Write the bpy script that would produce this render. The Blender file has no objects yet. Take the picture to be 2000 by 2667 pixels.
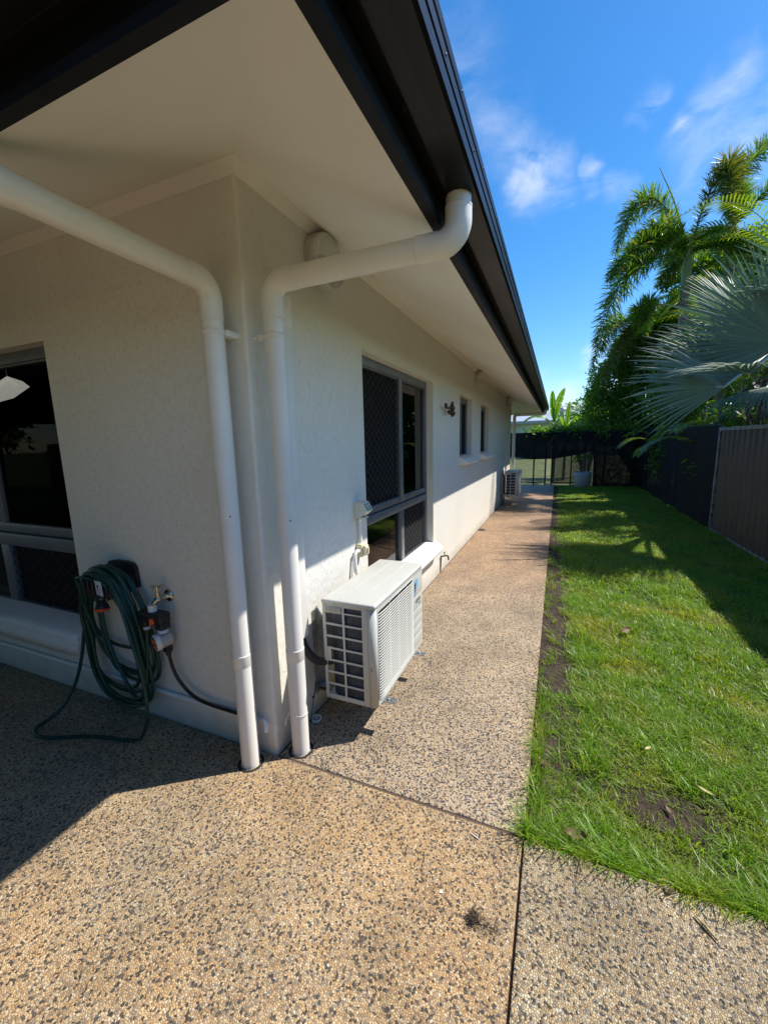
import bpy, math, random
import numpy as np
from mathutils import Vector, Matrix
random.seed(7); RNG = np.random.default_rng(11)
SC = bpy.context.scene
COL = SC.collection

# ------------------------------------------------------------------ camera
cam_d = bpy.data.cameras.new("camera"); cam = bpy.data.objects.new("camera", cam_d); COL.objects.link(cam)
RR = [(0.921048, 0.388773, -0.022951), (-0.044056, 0.162565, 0.985714), (-0.38695, 0.906878, -0.166858)]
right, up, fwd = [Vector(r) for r in RR]
m = Matrix((right, up, -fwd)).transposed().to_4x4(); m.translation = Vector((1.2094, -1.4232, 1.5103))
cam.matrix_world = m
cam_d.sensor_fit = 'HORIZONTAL'; cam_d.sensor_width = 36; cam_d.lens = 19.0377
cam_d.clip_start = 0.05; cam_d.clip_end = 2000
SC.camera = cam

# ------------------------------------------------------------------ light
SUN = Vector((0.636, 0.452, 1.0)).normalized()
sun_d = bpy.data.lights.new("sun", 'SUN'); sun = bpy.data.objects.new("sun", sun_d); COL.objects.link(sun)
sun_d.energy = 4.6; sun_d.angle = math.radians(0.53); sun_d.color = (1.0, 0.95, 0.87)
sun.rotation_euler = SUN.to_track_quat('Z', 'Y').to_euler()
SC.view_settings.view_transform = 'Standard'; SC.view_settings.look = 'None'
SC.view_settings.exposure = 0.55; SC.view_settings.gamma = 1.0
SC.view_settings.use_curve_mapping = False
SC.render.engine = 'CYCLES'
try:
    SC.cycles.max_bounces = 8; SC.cycles.transparent_max_bounces = 16
    SC.cycles.caustics_reflective = False; SC.cycles.caustics_refractive = False
except Exception: pass

W = bpy.data.worlds.new("World"); SC.world = W; W.use_nodes = True
nt = W.node_tree; nt.nodes.clear()
def NN(nt, typ, **kw):
    n = nt.nodes.new(typ)
    for k, v in kw.items(): setattr(n, k, v)
    return n
out = NN(nt, 'ShaderNodeOutputWorld'); bg = NN(nt, 'ShaderNodeBackground'); bg.inputs[1].default_value = 0.135
sky = NN(nt, 'ShaderNodeTexSky', sky_type='NISHITA'); sky.sun_disc = False
sky.sun_elevation = math.asin(SUN.z); sky.sun_rotation = math.atan2(SUN.x, SUN.y)
sky.air_density = 1.0; sky.dust_density = 0.25; sky.ozone_density = 4.0; sky.altitude = 0
tc = NN(nt, 'ShaderNodeTexCoord')
def math_node(nt, op, a, b=None, c=None, clamp=False):
    n = NN(nt, 'ShaderNodeMath', operation=op); n.use_clamp = clamp
    for i, v in enumerate((a, b, c)):
        if v is None: continue
        if hasattr(v, 'is_linked') or hasattr(v, 'links'): nt.links.new(v, n.inputs[i])
        else: n.inputs[i].default_value = v
    return n.outputs[0]
# thin broken cloud: blobs of cloud in fixed directions, torn by noise
BL = [((-0.0555, 0.8782, 0.4751), .072, .95), ((-0.085, 0.868, 0.482), .045, .8), ((0.0361, 0.8859, 0.4625), .026, .7), ((0.0224, 0.8959, 0.4437), .03, .5),
      ((0.1027, 0.8456, 0.5238), .03, .75), ((0.1645, 0.8598, 0.4833), .032, .7), ((0.2166, 0.8739, 0.4351), .085, .62),
      ((0.25, 0.861, 0.4461), .08, .5), ((-0.1254, 0.8308, 0.5422), .07, .38), ((-0.09, 0.853, 0.5115), .06, .4), ((-0.19, 0.77, 0.60), .09, .3),
      ((0.0668, 0.903, 0.4245), .035, .45), ((0.0166, 0.9962, 0.085), .05, .85), ((0.0703, 0.9838, 0.165), .035, .8), ((0.2049, 0.8352, 0.5104), .045, .5),
      ((-0.05, 0.99, 0.10), .05, .7), ((0.09,0.99,0.10), .05, .8), ((-0.5, -0.7, 0.5), .3, .6), ((0.6, -0.6, 0.45), .3, .6)]
nz = NN(nt, 'ShaderNodeTexNoise'); nz.inputs['Scale'].default_value = 9; nz.inputs['Detail'].default_value = 9
nz.inputs['Roughness'].default_value = .62; nz.inputs['Distortion'].default_value = .5
mp = NN(nt, 'ShaderNodeMapping'); mp.inputs['Rotation'].default_value = (0, .6, .3); mp.inputs['Scale'].default_value = (1, 1, 2.0)
nt.links.new(tc.outputs['Generated'], mp.inputs[0]); nt.links.new(mp.outputs[0], nz.inputs['Vector'])
nz2 = NN(nt, 'ShaderNodeTexNoise'); nz2.inputs['Scale'].default_value = 14; nz2.inputs['Detail'].default_value = 4
nt.links.new(tc.outputs['Generated'], nz2.inputs['Vector'])
wv = NN(nt, 'ShaderNodeVectorMath', operation='MULTIPLY_ADD'); nt.links.new(nz2.outputs['Color'], wv.inputs[0])
wv.inputs[1].default_value = (.09, .09, .09); nt.links.new(tc.outputs['Generated'], wv.inputs[2])
wv2 = NN(nt, 'ShaderNodeVectorMath', operation='SUBTRACT'); nt.links.new(wv.outputs[0], wv2.inputs[0]); wv2.inputs[1].default_value = (.045,) * 3
acc = None
for d, r, a in BL:
    dd = NN(nt, 'ShaderNodeVectorMath', operation='DISTANCE'); nt.links.new(wv2.outputs[0], dd.inputs[0])
    dd.inputs[1].default_value = Vector(d).normalized()
    mr = NN(nt, 'ShaderNodeMapRange', interpolation_type='SMOOTHSTEP'); nt.links.new(dd.outputs['Value'], mr.inputs[0])
    mr.inputs[1].default_value = r * 1.2; mr.inputs[2].default_value = 0; mr.inputs[3].default_value = 0; mr.inputs[4].default_value = a
    acc = mr.outputs[0] if acc is None else math_node(nt, 'MAXIMUM', acc, mr.outputs[0])
cl = math_node(nt, 'MULTIPLY', acc, math_node(nt, 'MULTIPLY_ADD', nz.outputs['Fac'], 3.2, -1.12, clamp=True), clamp=True)
cl = math_node(nt, 'MULTIPLY', cl, .68)
mx = NN(nt, 'ShaderNodeMix', data_type='RGBA'); nt.links.new(cl, mx.inputs[0])
hs = NN(nt, 'ShaderNodeHueSaturation'); hs.inputs['Saturation'].default_value = 1.32
nt.links.new(sky.outputs[0], hs.inputs['Color']); nt.links.new(hs.outputs[0], mx.inputs[6])
mx.inputs[7].default_value = (5.6, 5.9, 6.3, 1)
nt.links.new(mx.outputs[2], bg.inputs[0]); nt.links.new(bg.outputs[0], out.inputs[0])

# ------------------------------------------------------------------ materials
def mat(name, col, rough=.6, metal=0, spec=.5, var=0, vscale=8, bump=0, bscale=200, bdist=.002, col2=None, detail=5, coat=0):
    M = bpy.data.materials.new(name); M.use_nodes = True; t = M.node_tree
    b = t.nodes['Principled BSDF']; b.inputs['Roughness'].default_value = rough; b.inputs['Metallic'].default_value = metal
    b.inputs['Specular IOR Level'].default_value = spec; b.inputs['Coat Weight'].default_value = coat
    b.inputs['Base Color'].default_value = (*col, 1)
    tcn = NN(t, 'ShaderNodeTexCoord')
    if var or col2:
        n = NN(t, 'ShaderNodeTexNoise'); n.inputs['Scale'].default_value = vscale; n.inputs['Detail'].default_value = detail
        t.links.new(tcn.outputs['Object'], n.inputs['Vector'])
        mxx = NN(t, 'ShaderNodeMix', data_type='RGBA')
        c2 = col2 or tuple(c * (1 - var) for c in col)
        mxx.inputs[6].default_value = (*col, 1); mxx.inputs[7].default_value = (*c2, 1)
        mr = NN(t, 'ShaderNodeMapRange'); t.links.new(n.outputs['Fac'], mr.inputs[0]); mr.inputs[1].default_value = .38; mr.inputs[2].default_value = .64
        t.links.new(mr.outputs[0], mxx.inputs[0]); t.links.new(mxx.outputs[2], b.inputs['Base Color'])
        ro = NN(t, 'ShaderNodeMapRange'); t.links.new(n.outputs['Fac'], ro.inputs[0]); ro.inputs[3].default_value = rough * .85; ro.inputs[4].default_value = min(1, rough * 1.15)
        t.links.new(ro.outputs[0], b.inputs['Roughness'])
    if bump:
        n2 = NN(t, 'ShaderNodeTexNoise'); n2.inputs['Scale'].default_value = bscale; n2.inputs['Detail'].default_value = 4
        t.links.new(tcn.outputs['Object'], n2.inputs['Vector'])
        bp = NN(t, 'ShaderNodeBump'); bp.inputs['Strength'].default_value = bump; bp.inputs['Distance'].default_value = bdist
        t.links.new(n2.outputs['Fac'], bp.inputs['Height']); t.links.new(bp.outputs[0], b.inputs['Normal'])
    return M

def leafmat(name, ca, cb, rough=.45, trans=.35, tcol=None, spec=.5, rare=None, vary=None):
    """foliage: colour picked per leaf at random between two, part of the light passes through"""
    M = bpy.data.materials.new(name); M.use_nodes = True; t = M.node_tree
    b = t.nodes['Principled BSDF']; b.inputs['Roughness'].default_value = rough; b.inputs['Specular IOR Level'].default_value = spec
    g = NN(t, 'ShaderNodeNewGeometry')
    rp = NN(t, 'ShaderNodeValToRGB'); rp.color_ramp.elements[0].color = (*ca, 1); rp.color_ramp.elements[1].color = (*cb, 1)
    if rare:
        rp.color_ramp.elements[1].position = .9
        e = rp.color_ramp.elements.new(.985); e.color = (*rare, 1)
    t.links.new(g.outputs['Random Per Island'], rp.inputs[0])
    colout = rp.outputs[0]
    if vary:
        tcn = NN(t, 'ShaderNodeTexCoord'); n = NN(t, 'ShaderNodeTexNoise'); n.inputs['Scale'].default_value = vary[1]; n.inputs['Detail'].default_value = 3
        t.links.new(tcn.outputs['Object'], n.inputs['Vector'])
        mr = NN(t, 'ShaderNodeMapRange'); t.links.new(n.outputs['Fac'], mr.inputs[0]); mr.inputs[1].default_value = .5; mr.inputs[2].default_value = .72; mr.inputs[4].default_value = .75
        mxx = NN(t, 'ShaderNodeMix', data_type='RGBA'); t.links.new(mr.outputs[0], mxx.inputs[0]); t.links.new(colout, mxx.inputs[6]); mxx.inputs[7].default_value = (*vary[0], 1)
        colout = mxx.outputs[2]
    t.links.new(colout, b.inputs['Base Color'])
    tr = NN(t, 'ShaderNodeBsdfTranslucent'); ms = NN(t, 'ShaderNodeMixShader'); ms.inputs[0].default_value = trans
    gm = NN(t, 'ShaderNodeMix', data_type='RGBA', blend_type='MULTIPLY'); gm.inputs[0].default_value = 1
    t.links.new(colout, gm.inputs[6]); gm.inputs[7].default_value = (*(tcol or (1.9, 1.8, .7)), 1)
    t.links.new(gm.outputs[2], tr.inputs[0])
    t.links.new(b.outputs[0], ms.inputs[1]); t.links.new(tr.outputs[0], ms.inputs[2]); t.links.new(ms.outputs[0], t.nodes['Material Output'].inputs[0])
    return M

def wall_material(name, col, stain):
    M = bpy.data.materials.new(name); M.use_nodes = True; t = M.node_tree; b = t.nodes['Principled BSDF']
    b.inputs['Roughness'].default_value = .62; b.inputs['Specular IOR Level'].default_value = .35
    tcn = NN(t, 'ShaderNodeTexCoord')
    n = NN(t, 'ShaderNodeTexNoise'); n.inputs['Scale'].default_value = 1.6; n.inputs['Detail'].default_value = 8; t.links.new(tcn.outputs['Object'], n.inputs['Vector'])
    mxx = NN(t, 'ShaderNodeMix', data_type='RGBA'); mxx.inputs[6].default_value = (*col, 1); mxx.inputs[7].default_value = (*stain, 1)
    mr = NN(t, 'ShaderNodeMapRange'); t.links.new(n.outputs['Fac'], mr.inputs[0]); mr.inputs[1].default_value = .45; mr.inputs[2].default_value = .8
    t.links.new(mr.outputs[0], mxx.inputs[0]); 
    # splash dirt with a ragged edge along the foot of the wall
    sp = NN(t, 'ShaderNodeSeparateXYZ'); t.links.new(tcn.outputs['Object'], sp.inputs[0])
    n3 = NN(t, 'ShaderNodeTexNoise'); n3.inputs['Scale'].default_value = 7; n3.inputs['Detail'].default_value = 6; t.links.new(tcn.outputs['Object'], n3.inputs['Vector'])
    zz = math_node(t, 'MULTIPLY_ADD', n3.outputs['Fac'], -.22, sp.outputs['Z'])
    m3 = NN(t, 'ShaderNodeMapRange'); t.links.new(zz, m3.inputs[0]); m3.inputs[1].default_value = .03; m3.inputs[2].default_value = -.10; m3.inputs[3].default_value = 0; m3.inputs[4].default_value = .45
    mx3 = NN(t, 'ShaderNodeMix', data_type='RGBA'); t.links.new(m3.outputs[0], mx3.inputs[0]); t.links.new(mxx.outputs[2], mx3.inputs[6]); mx3.inputs[7].default_value = (.42, .33, .22, 1)
    t.links.new(mx3.outputs[2], b.inputs['Base Color'])
    # trowelled render: short raised squiggles
    nd = NN(t, 'ShaderNodeTexNoise'); nd.inputs['Scale'].default_value = 24; nd.inputs['Detail'].default_value = 2; t.links.new(tcn.outputs['Object'], nd.inputs['Vector'])
    va = NN(t, 'ShaderNodeVectorMath', operation='MULTIPLY_ADD'); t.links.new(nd.outputs['Color'], va.inputs[0]); va.inputs[1].default_value = (.07,) * 3; t.links.new(tcn.outputs['Object'], va.inputs[2])
    n4 = NN(t, 'ShaderNodeTexNoise'); n4.inputs['Scale'].default_value = 120; n4.inputs['Detail'].default_value = 1.5; t.links.new(va.outputs[0], n4.inputs['Vector'])
    rid = math_node(t, 'ABSOLUTE', math_node(t, 'SUBTRACT', n4.outputs['Fac'], .5))
    rm = NN(t, 'ShaderNodeMapRange', interpolation_type='SMOOTHSTEP'); t.links.new(rid, rm.inputs[0]); rm.inputs[1].default_value = .0; rm.inputs[2].default_value = .10; rm.inputs[3].default_value = 1; rm.inputs[4].default_value = 0
    nm = NN(t, 'ShaderNodeTexNoise'); nm.inputs['Scale'].default_value = 36; t.links.new(tcn.outputs['Object'], nm.inputs['Vector'])
    mk = NN(t, 'ShaderNodeMapRange'); t.links.new(nm.outputs['Fac'], mk.inputs[0]); mk.inputs[1].default_value = .44; mk.inputs[2].default_value = .62
    hgt = math_node(t, 'MULTIPLY', rm.outputs[0], mk.outputs[0])
    n5 = NN(t, 'ShaderNodeTexNoise'); n5.inputs['Scale'].default_value = 300; n5.inputs['Detail'].default_value = 3; t.links.new(tcn.outputs['Object'], n5.inputs['Vector'])
    hgt = math_node(t, 'MULTIPLY_ADD', n5.outputs['Fac'], .25, hgt)
    bp = NN(t, 'ShaderNodeBump'); bp.inputs['Strength'].default_value = .6; bp.inputs['Distance'].default_value = .0022
    t.links.new(hgt, bp.inputs['Height']); t.links.new(bp.outputs[0], b.inputs['Normal'])
    return M

def aggregate(name, warm, seed, dark=.16):
    """exposed aggregate: river pebbles of mixed colour set in a brown cement"""
    M = bpy.data.materials.new(name); M.use_nodes = True; t = M.node_tree; b = t.nodes['Principled BSDF']
    b.inputs['Specular IOR Level'].default_value = .4
    tcn = NN(t, 'ShaderNodeTexCoord'); mpn = NN(t, 'ShaderNodeMapping'); mpn.inputs['Location'].default_value = (seed, seed * 2, 0)
    t.links.new(tcn.outputs['Object'], mpn.inputs[0]); V = mpn.outputs[0]
    nd = NN(t, 'ShaderNodeTexNoise'); nd.inputs['Scale'].default_value = 90; t.links.new(V, nd.inputs['Vector'])
    va = NN(t, 'ShaderNodeVectorMath', operation='MULTIPLY_ADD'); t.links.new(nd.outputs['Color'], va.inputs[0]); va.inputs[1].default_value = (.010,) * 3; t.links.new(V, va.inputs[2])
    vc = NN(t, 'ShaderNodeTexVoronoi', voronoi_dimensions='2D'); vc.inputs['Scale'].default_value = 150
    ve = NN(t, 'ShaderNodeTexVoronoi', voronoi_dimensions='2D', feature='DISTANCE_TO_EDGE'); ve.inputs['Scale'].default_value = 150
    t.links.new(va.outputs[0], vc.inputs['Vector']); t.links.new(va.outputs[0], ve.inputs['Vector'])
    sc = NN(t, 'ShaderNodeSeparateColor'); t.links.new(vc.outputs['Color'], sc.inputs[0])
    rp = NN(t, 'ShaderNodeValToRGB'); cr = rp.color_ramp; cr.interpolation = 'CONSTANT'
    w = warm
    stops = [(0, (.06, .062, .068)), (dark * .5, (.12, .12, .122)), (dark, (.58, .45, .29)), (dark + .17, (.62, .51, .36)), (dark + .32, (.46, .34, .22)),
             (dark + .44, (.66, .58, .45)), (dark + .56, (.34, .27, .21)), (dark + .63, (.50, .45, .38)), (dark + .75, (.30, .28, .27)), (dark + .83, (.70, .67, .62))]
    cr.elements[0].position = 0; cr.elements[0].color = (*stops[0][1], 1); cr.elements[1].position = stops[1][0]; cr.elements[1].color = (*stops[1][1], 1)
    for p, c in stops[2:]:
        e = cr.elements.new(min(p, 1)); e.color = (*c, 1)
    t.links.new(sc.outputs[0], rp.inputs[0])
    # clusters of larger dark stones
    vb = NN(t, 'ShaderNodeTexVoronoi', voronoi_dimensions='2D'); vb.inputs['Scale'].default_value = 90; t.links.new(va.outputs[0], vb.inputs['Vector'])
    sb = NN(t, 'ShaderNodeSeparateColor'); t.links.new(vb.outputs['Color'], sb.inputs[0])
    bigm = math_node(t, 'MULTIPLY', math_node(t, 'LESS_THAN', sb.outputs[0], .06), math_node(t, 'LESS_THAN', vb.outputs['Distance'], .48))
    m1 = NN(t, 'ShaderNodeMix', data_type='RGBA'); t.links.new(bigm, m1.inputs[0]); t.links.new(rp.outputs[0], m1.inputs[6]); m1.inputs[7].default_value = (.095, .095, .10, 1)
    # cement between stones
    em = NN(t, 'ShaderNodeMapRange'); t.links.new(ve.outputs['Distance'], em.inputs[0]); em.inputs[1].default_value = .0; em.inputs[2].default_value = .11
    m2 = NN(t, 'ShaderNodeMix', data_type='RGBA'); t.links.new(math_node(t, 'MAXIMUM', em.outputs[0], bigm), m2.inputs[0]); m2.inputs[6].default_value = (.20, .145, .10, 1); t.links.new(m1.outputs[2], m2.inputs[7])
    # rust coloured and grey weathering in broad patches
    n1 = NN(t, 'ShaderNodeTexNoise'); n1.inputs['Scale'].default_value = 1.1; n1.inputs['Detail'].default_value = 6; n1.inputs['Roughness'].default_value = .6; t.links.new(V, n1.inputs['Vector'])
    r1 = NN(t, 'ShaderNodeMapRange'); t.links.new(n1.outputs['Fac'], r1.inputs[0]); r1.inputs[1].default_value = .36; r1.inputs[2].default_value = .64
    m3 = NN(t, 'ShaderNodeMix', data_type='RGBA'); t.links.new(r1.outputs[0], m3.inputs[0]); m3.inputs[6].default_value = w[0]; m3.inputs[7].default_value = w[1]
    # the far half of the path is washed with red soil
    spx = NN(t, 'ShaderNodeSeparateXYZ'); t.links.new(tcn.outputs['Object'], spx.inputs[0])
    ry = NN(t, 'ShaderNodeMapRange', interpolation_type='SMOOTHSTEP'); t.links.new(math_node(t, 'MULTIPLY_ADD', n1.outputs['Fac'], 1.6, spx.outputs['Y']), ry.inputs[0]); ry.inputs[1].default_value = 2.4; ry.inputs[2].default_value = 5.0; ry.inputs[4].default_value = .85
    m4 = NN(t, 'ShaderNodeMix', data_type='RGBA'); t.links.new(ry.outputs[0], m4.inputs[0]); t.links.new(m3.outputs[2], m4.inputs[6]); m4.inputs[7].default_value = (1.28, .96, .72, 1)
    mm = NN(t, 'ShaderNodeMix', data_type='RGBA', blend_type='MULTIPLY'); mm.inputs[0].default_value = 1; t.links.new(m2.outputs[2], mm.inputs[6]); t.links.new(m4.outputs[2], mm.inputs[7])
    n6 = NN(t, 'ShaderNodeTexNoise'); n6.inputs['Scale'].default_value = 2.6; n6.inputs['Detail'].default_value = 9; n6.inputs['Roughness'].default_value = .65; t.links.new(V, n6.inputs['Vector'])
    r6 = NN(t, 'ShaderNodeMapRange'); t.links.new(n6.outputs['Fac'], r6.inputs[0]); r6.inputs[1].default_value = .32; r6.inputs[2].default_value = .66; r6.inputs[3].default_value = .52; r6.inputs[4].default_value = .84
    vm = NN(t, 'ShaderNodeVectorMath', operation='SCALE'); t.links.new(mm.outputs[2], vm.inputs[0]); t.links.new(r6.outputs[0], vm.inputs['Scale'])
    t.links.new(vm.outputs[0], b.inputs['Base Color'])
    rr = NN(t, 'ShaderNodeMapRange'); t.links.new(sc.outputs[1], rr.inputs[0]); rr.inputs[3].default_value = .35; rr.inputs[4].default_value = .8; t.links.new(rr.outputs[0], b.inputs['Roughness'])
    hb = NN(t, 'ShaderNodeMapRange', interpolation_type='SMOOTHSTEP'); t.links.new(ve.outputs['Distance'], hb.inputs[0]); hb.inputs[1].default_value = 0; hb.inputs[2].default_value = .32
    hh = math_node(t, 'MULTIPLY_ADD', sc.outputs[2], .5, hb.outputs[0])
    bp = NN(t, 'ShaderNodeBump'); bp.inputs['Strength'].default_value = .8; bp.inputs['Distance'].default_value = .0022
    t.links.new(hh, bp.inputs['Height']); t.links.new(bp.outputs[0], b.inputs['Normal'])
    return M

def glass_dark(name, tint=.25, refl=.9):
    M = bpy.data.materials.new(name); M.use_nodes = True; t = M.node_tree; t.nodes.remove(t.nodes['Principled BSDF'])
    tr = NN(t, 'ShaderNodeBsdfTransparent'); tr.inputs[0].default_value = (tint, tint, tint * 1.03, 1)
    gl = NN(t, 'ShaderNodeBsdfGlossy'); gl.inputs['Roughness'].default_value = .015; gl.inputs[0].default_value = (refl, refl, refl, 1)
    fr = NN(t, 'ShaderNodeFresnel'); fr.inputs[0].default_value = 1.42; ms = NN(t, 'ShaderNodeMixShader')
    t.links.new(fr.outputs[0], ms.inputs[0]); t.links.new(tr.outputs[0], ms.inputs[1]); t.links.new(gl.outputs[0], ms.inputs[2]); t.links.new(ms.outputs[0], t.nodes['Material Output'].inputs[0])
    return M
def sheer(name, col, alpha):
    M = bpy.data.materials.new(name); M.use_nodes = True; t = M.node_tree; b = t.nodes['Principled BSDF']
    b.inputs['Base Color'].default_value = (*col, 1); b.inputs['Roughness'].default_value = .8; b.inputs['Specular IOR Level'].default_value = .2
    tr = NN(t, 'ShaderNodeBsdfTransparent'); ms = NN(t, 'ShaderNodeMixShader')
    tcn = NN(t, 'ShaderNodeTexCoord'); n = NN(t, 'ShaderNodeTexNoise'); n.inputs['Scale'].default_value = 9; n.inputs['Detail'].default_value = 5; t.links.new(tcn.outputs['Object'], n.inputs['Vector'])
    v = NN(t, 'ShaderNodeTexNoise'); v.inputs['Scale'].default_value = 45; t.links.new(tcn.outputs['Object'], v.inputs['Vector'])
    pin = math_node(t, 'GREATER_THAN', v.outputs['Fac'], .745)
    a = math_node(t, 'SUBTRACT', math_node(t, 'MULTIPLY_ADD', n.outputs['Fac'], -.10, alpha + .05), math_node(t, 'MULTIPLY', pin, .8), clamp=True)
    t.links.new(a, ms.inputs[0]); t.links.new(tr.outputs[0], ms.inputs[1]); t.links.new(b.outputs[0], ms.inputs[2]); t.links.new(ms.outputs[0], t.nodes['Material Output'].inputs[0])
    return M
def emis(name, col, s):
    M = mat(name, col); b = M.node_tree.nodes['Principled BSDF']; b.inputs['Emission Color'].default_value = (*col, 1); b.inputs['Emission Strength'].default_value = s
    return M

MT = dict(
    wall=wall_material('rendered_wall', (.79, .765, .69), (.75, .72, .63)),
    sill=mat('sill_render', (.80, .79, .74), .7, bump=.5, bscale=120, bdist=.002, var=.06, vscale=20),
    soffit=mat('soffit_paint', (.87, .85, .79), .75, var=.07, vscale=1.5, bump=.12, bscale=300, bdist=.0006),
    cornice=mat('cornice_paint', (.80, .76, .68), .55),
    pipe=mat('pipe_paint', (.82, .80, .74), .38, var=.05, vscale=6, bump=.1, bscale=260, bdist=.0004),
    black=mat('black_steel', (.006, .006, .007), .55, spec=.2, var=.3, vscale=14, bump=.05, bscale=40, bdist=.001),
    gutter=mat('charcoal_steel', (.006, .006, .0065), .34, spec=.15, col2=(.009, .0085, .0085), vscale=5, bump=.03, bscale=20, bdist=.002),
    roof=mat('roof_steel', (.05, .05, .052), .4),
    alu=mat('window_aluminium', (.19, .205, .225), .38, metal=.35, var=.12, vscale=10),
    aludark=mat('dark_aluminium', (.035, .037, .042), .45),
    grille=mat('screen_grille', (.02, .021, .025), .4, metal=.2),
    gasket=mat('gasket', (.01, .01, .011), .6),
    mesh=sheer('fly_mesh', (.012, .012, .014), .93),
    glass=glass_dark('window_glass', .3), glass2=glass_dark('front_glass', .8, .09),
    room=mat('room_dark', (.035, .033, .03), .9), curtain=mat('curtain', (.30, .29, .27), .9),
    acw=mat('ac_cream', (.53, .53, .49), .42, var=.04, vscale=7, bump=.04, bscale=300, bdist=.0003),
    acb=mat('ac_sticker_blue', (.03, .42, .78), .3), ack=mat('ac_black', (.012, .012, .014), .5), acg=mat('ac_teal', (0, .42, .38), .4),
    coil=mat('ac_coil', (.045, .058, .085), .55, metal=.3, bump=.6, bscale=420, bdist=.001, var=.4, vscale=60),
    galv=mat('galvanised', (.46, .48, .50), .38, metal=.85, col2=(.3, .32, .34), vscale=38),
    rubber=mat('insulation', (.016, .015, .015), .62, bump=.2, bscale=90),
    white=mat('white_pvc', (.78, .78, .75), .35), cream=mat('cream_plastic', (.72, .64, .44), .4), boxp=mat('box_plastic', (.66, .64, .54), .42),
    grey=mat('grey_plastic', (.30, .30, .28), .5), lens=mat('frosted_lens', (.66, .66, .62), .3), lbase=mat('light_base', (.50, .49, .44), .5, var=.2, vscale=20),
    hose=mat('green_hose', (.007, .058, .042), .42, var=.35, vscale=18), bhose=mat('black_hose', (.012, .012, .012), .45),
    orange=mat('orange_plastic', (.75, .10, .015), .45), bplast=mat('black_plastic', (.014, .014, .016), .42, bump=.1, bscale=150),
    brass=mat('chrome_brass', (.62, .56, .44), .22, metal=1, var=.3, vscale=60), bluew=mat('blue_white_plastic', (.50, .58, .72), .4),
    paper=mat('paper_label', (.62, .64, .70), .6, col2=(.42, .44, .5), vscale=90), timer=mat('timer_grey', (.42, .41, .37), .45),
    rust=mat('rusty_iron', (.075, .045, .032), .75, var=.5, vscale=50, bump=.5, bscale=120),
    soil=mat('soil', (.075, .046, .030), .95, col2=(.035, .022, .016), vscale=30, bump=1, bscale=120, bdist=.02),
    thatch=mat('thatch', (.085, .075, .03), .95, col2=(.04, .028, .018), vscale=16, bump=1, bscale=140, bdist=.015), ground=mat('ground_far', (.10, .13, .035), .95, col2=(.05, .08, .02), vscale=1.5, bump=.6, bscale=60, bdist=.03),
    joint=mat('joint_filler', (.10, .065, .045), .9), tar=mat('black_joint', (.012, .01, .01), .85),
    fencep=mat('fence_sheet', (.065, .060, .055), .5, var=.15, vscale=3), fencepost=mat('fence_post', (.11, .11, .108), .45, col2=(.30, .33, .36), vscale=12),
    cloth=sheer('shade_cloth', (.010, .010, .013), .985), cloth2=sheer('dimming_sheet', (.010, .010, .011), .74),
    chain=mat('chain_wire', (.035, .04, .035), .5), postb=mat('black_post', (.012, .012, .013), .45),
    pot=mat('white_pot', (.46, .46, .48), .6, var=.15, vscale=9),
    nwall=mat('neighbour_wall', (.60, .68, .60), .7), nroof=mat('neighbour_roof', (.52, .53, .56), .35, metal=.2), nroof2=mat('neighbour_roof_grey', (.40, .40, .42), .45),
    trunk=mat('palm_trunk', (.24, .21, .17), .85, col2=(.10, .085, .07), vscale=14, bump=.8, bscale=30, bdist=.01),
    boot=mat('palm_boots', (.42, .36, .31), .75, col2=(.26, .20, .17), vscale=10), root=mat('dark_twig', (.05, .032, .025), .8),
    rachis=mat('rachis', (.16, .20, .06), .5), petiole=mat('blue_petiole', (.34, .38, .33), .5, var=.2, vscale=10),
    fan=leafmat('fan_leaf', (.175, .23, .175), (.105, .155, .115), .48, .2, (1.1, 1.5, .75), spec=.3),
    fox=leafmat('foxtail_leaf', (.055, .14, .024), (.13, .23, .034), .36, .45, (2.0, 1.9, .6), rare=(.32, .16, .03)),
    foxo=leafmat('foxtail_leaf_old', (.07, .15, .022), (.18, .19, .03), .4, .35, (1.8, 1.5, .6)),
    foxl=leafmat('areca_leaf', (.11, .21, .02), (.20, .30, .03), .36, .42, (2.0, 1.8, .5)),
    tree=leafmat('tree_leaf', (.06, .14, .02), (.17, .29, .035), .32, .40, (2.1, 2.0, .5)),
    under=leafmat('understorey_leaf', (.05, .13, .02), (.14, .26, .03), .36, .42, (2.0, 1.9, .5)),
    vine=leafmat('vine_leaf', (.09, .20, .02), (.19, .32, .05), .36, .4, (1.7, 1.7, .5)),
    banana=leafmat('banana_leaf', (.16, .34, .03), (.22, .40, .05), .35, .5, (1.7, 1.6, .5)),
    grass=leafmat('grass_blade', (.125, .265, .018), (.25, .405, .034), .40, .42, (1.7, 1.6, .5), rare=(.50, .40, .16), vary=((.42, .40, .06), 2.1)),
    dead=leafmat('dead_leaf', (.16, .10, .055), (.20, .13, .07), .6, .15, (1.3, 1.2, .9)), deady=leafmat('yellow_leaf', (.62, .56, .22), (.6, .5, .2), .5, .3, (1.2, 1.1, .8)),
    fluff=mat('dry_fluff', (.12, .085, .06), .95), twig=mat('split_stick', (.50, .38, .18), .7, col2=(.12, .08, .05), vscale=60),
)
MT['agg_a'] = aggregate('aggregate_patio', ((1.22, .99, .70, 1), (1.06, 1.0, .86, 1)), 3.1, .14)
MT['agg_b'] = aggregate('aggregate_path', ((1.32, 1.20, 1.05, 1), (1.22, 1.14, 1.05, 1)), 7.7, .22)
MT['agg_c'] = aggregate('aggregate_side_slab', ((1.20, 1.12, .92, 1), (1.10, 1.04, .90, 1)), 12.3, .14)

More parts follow.
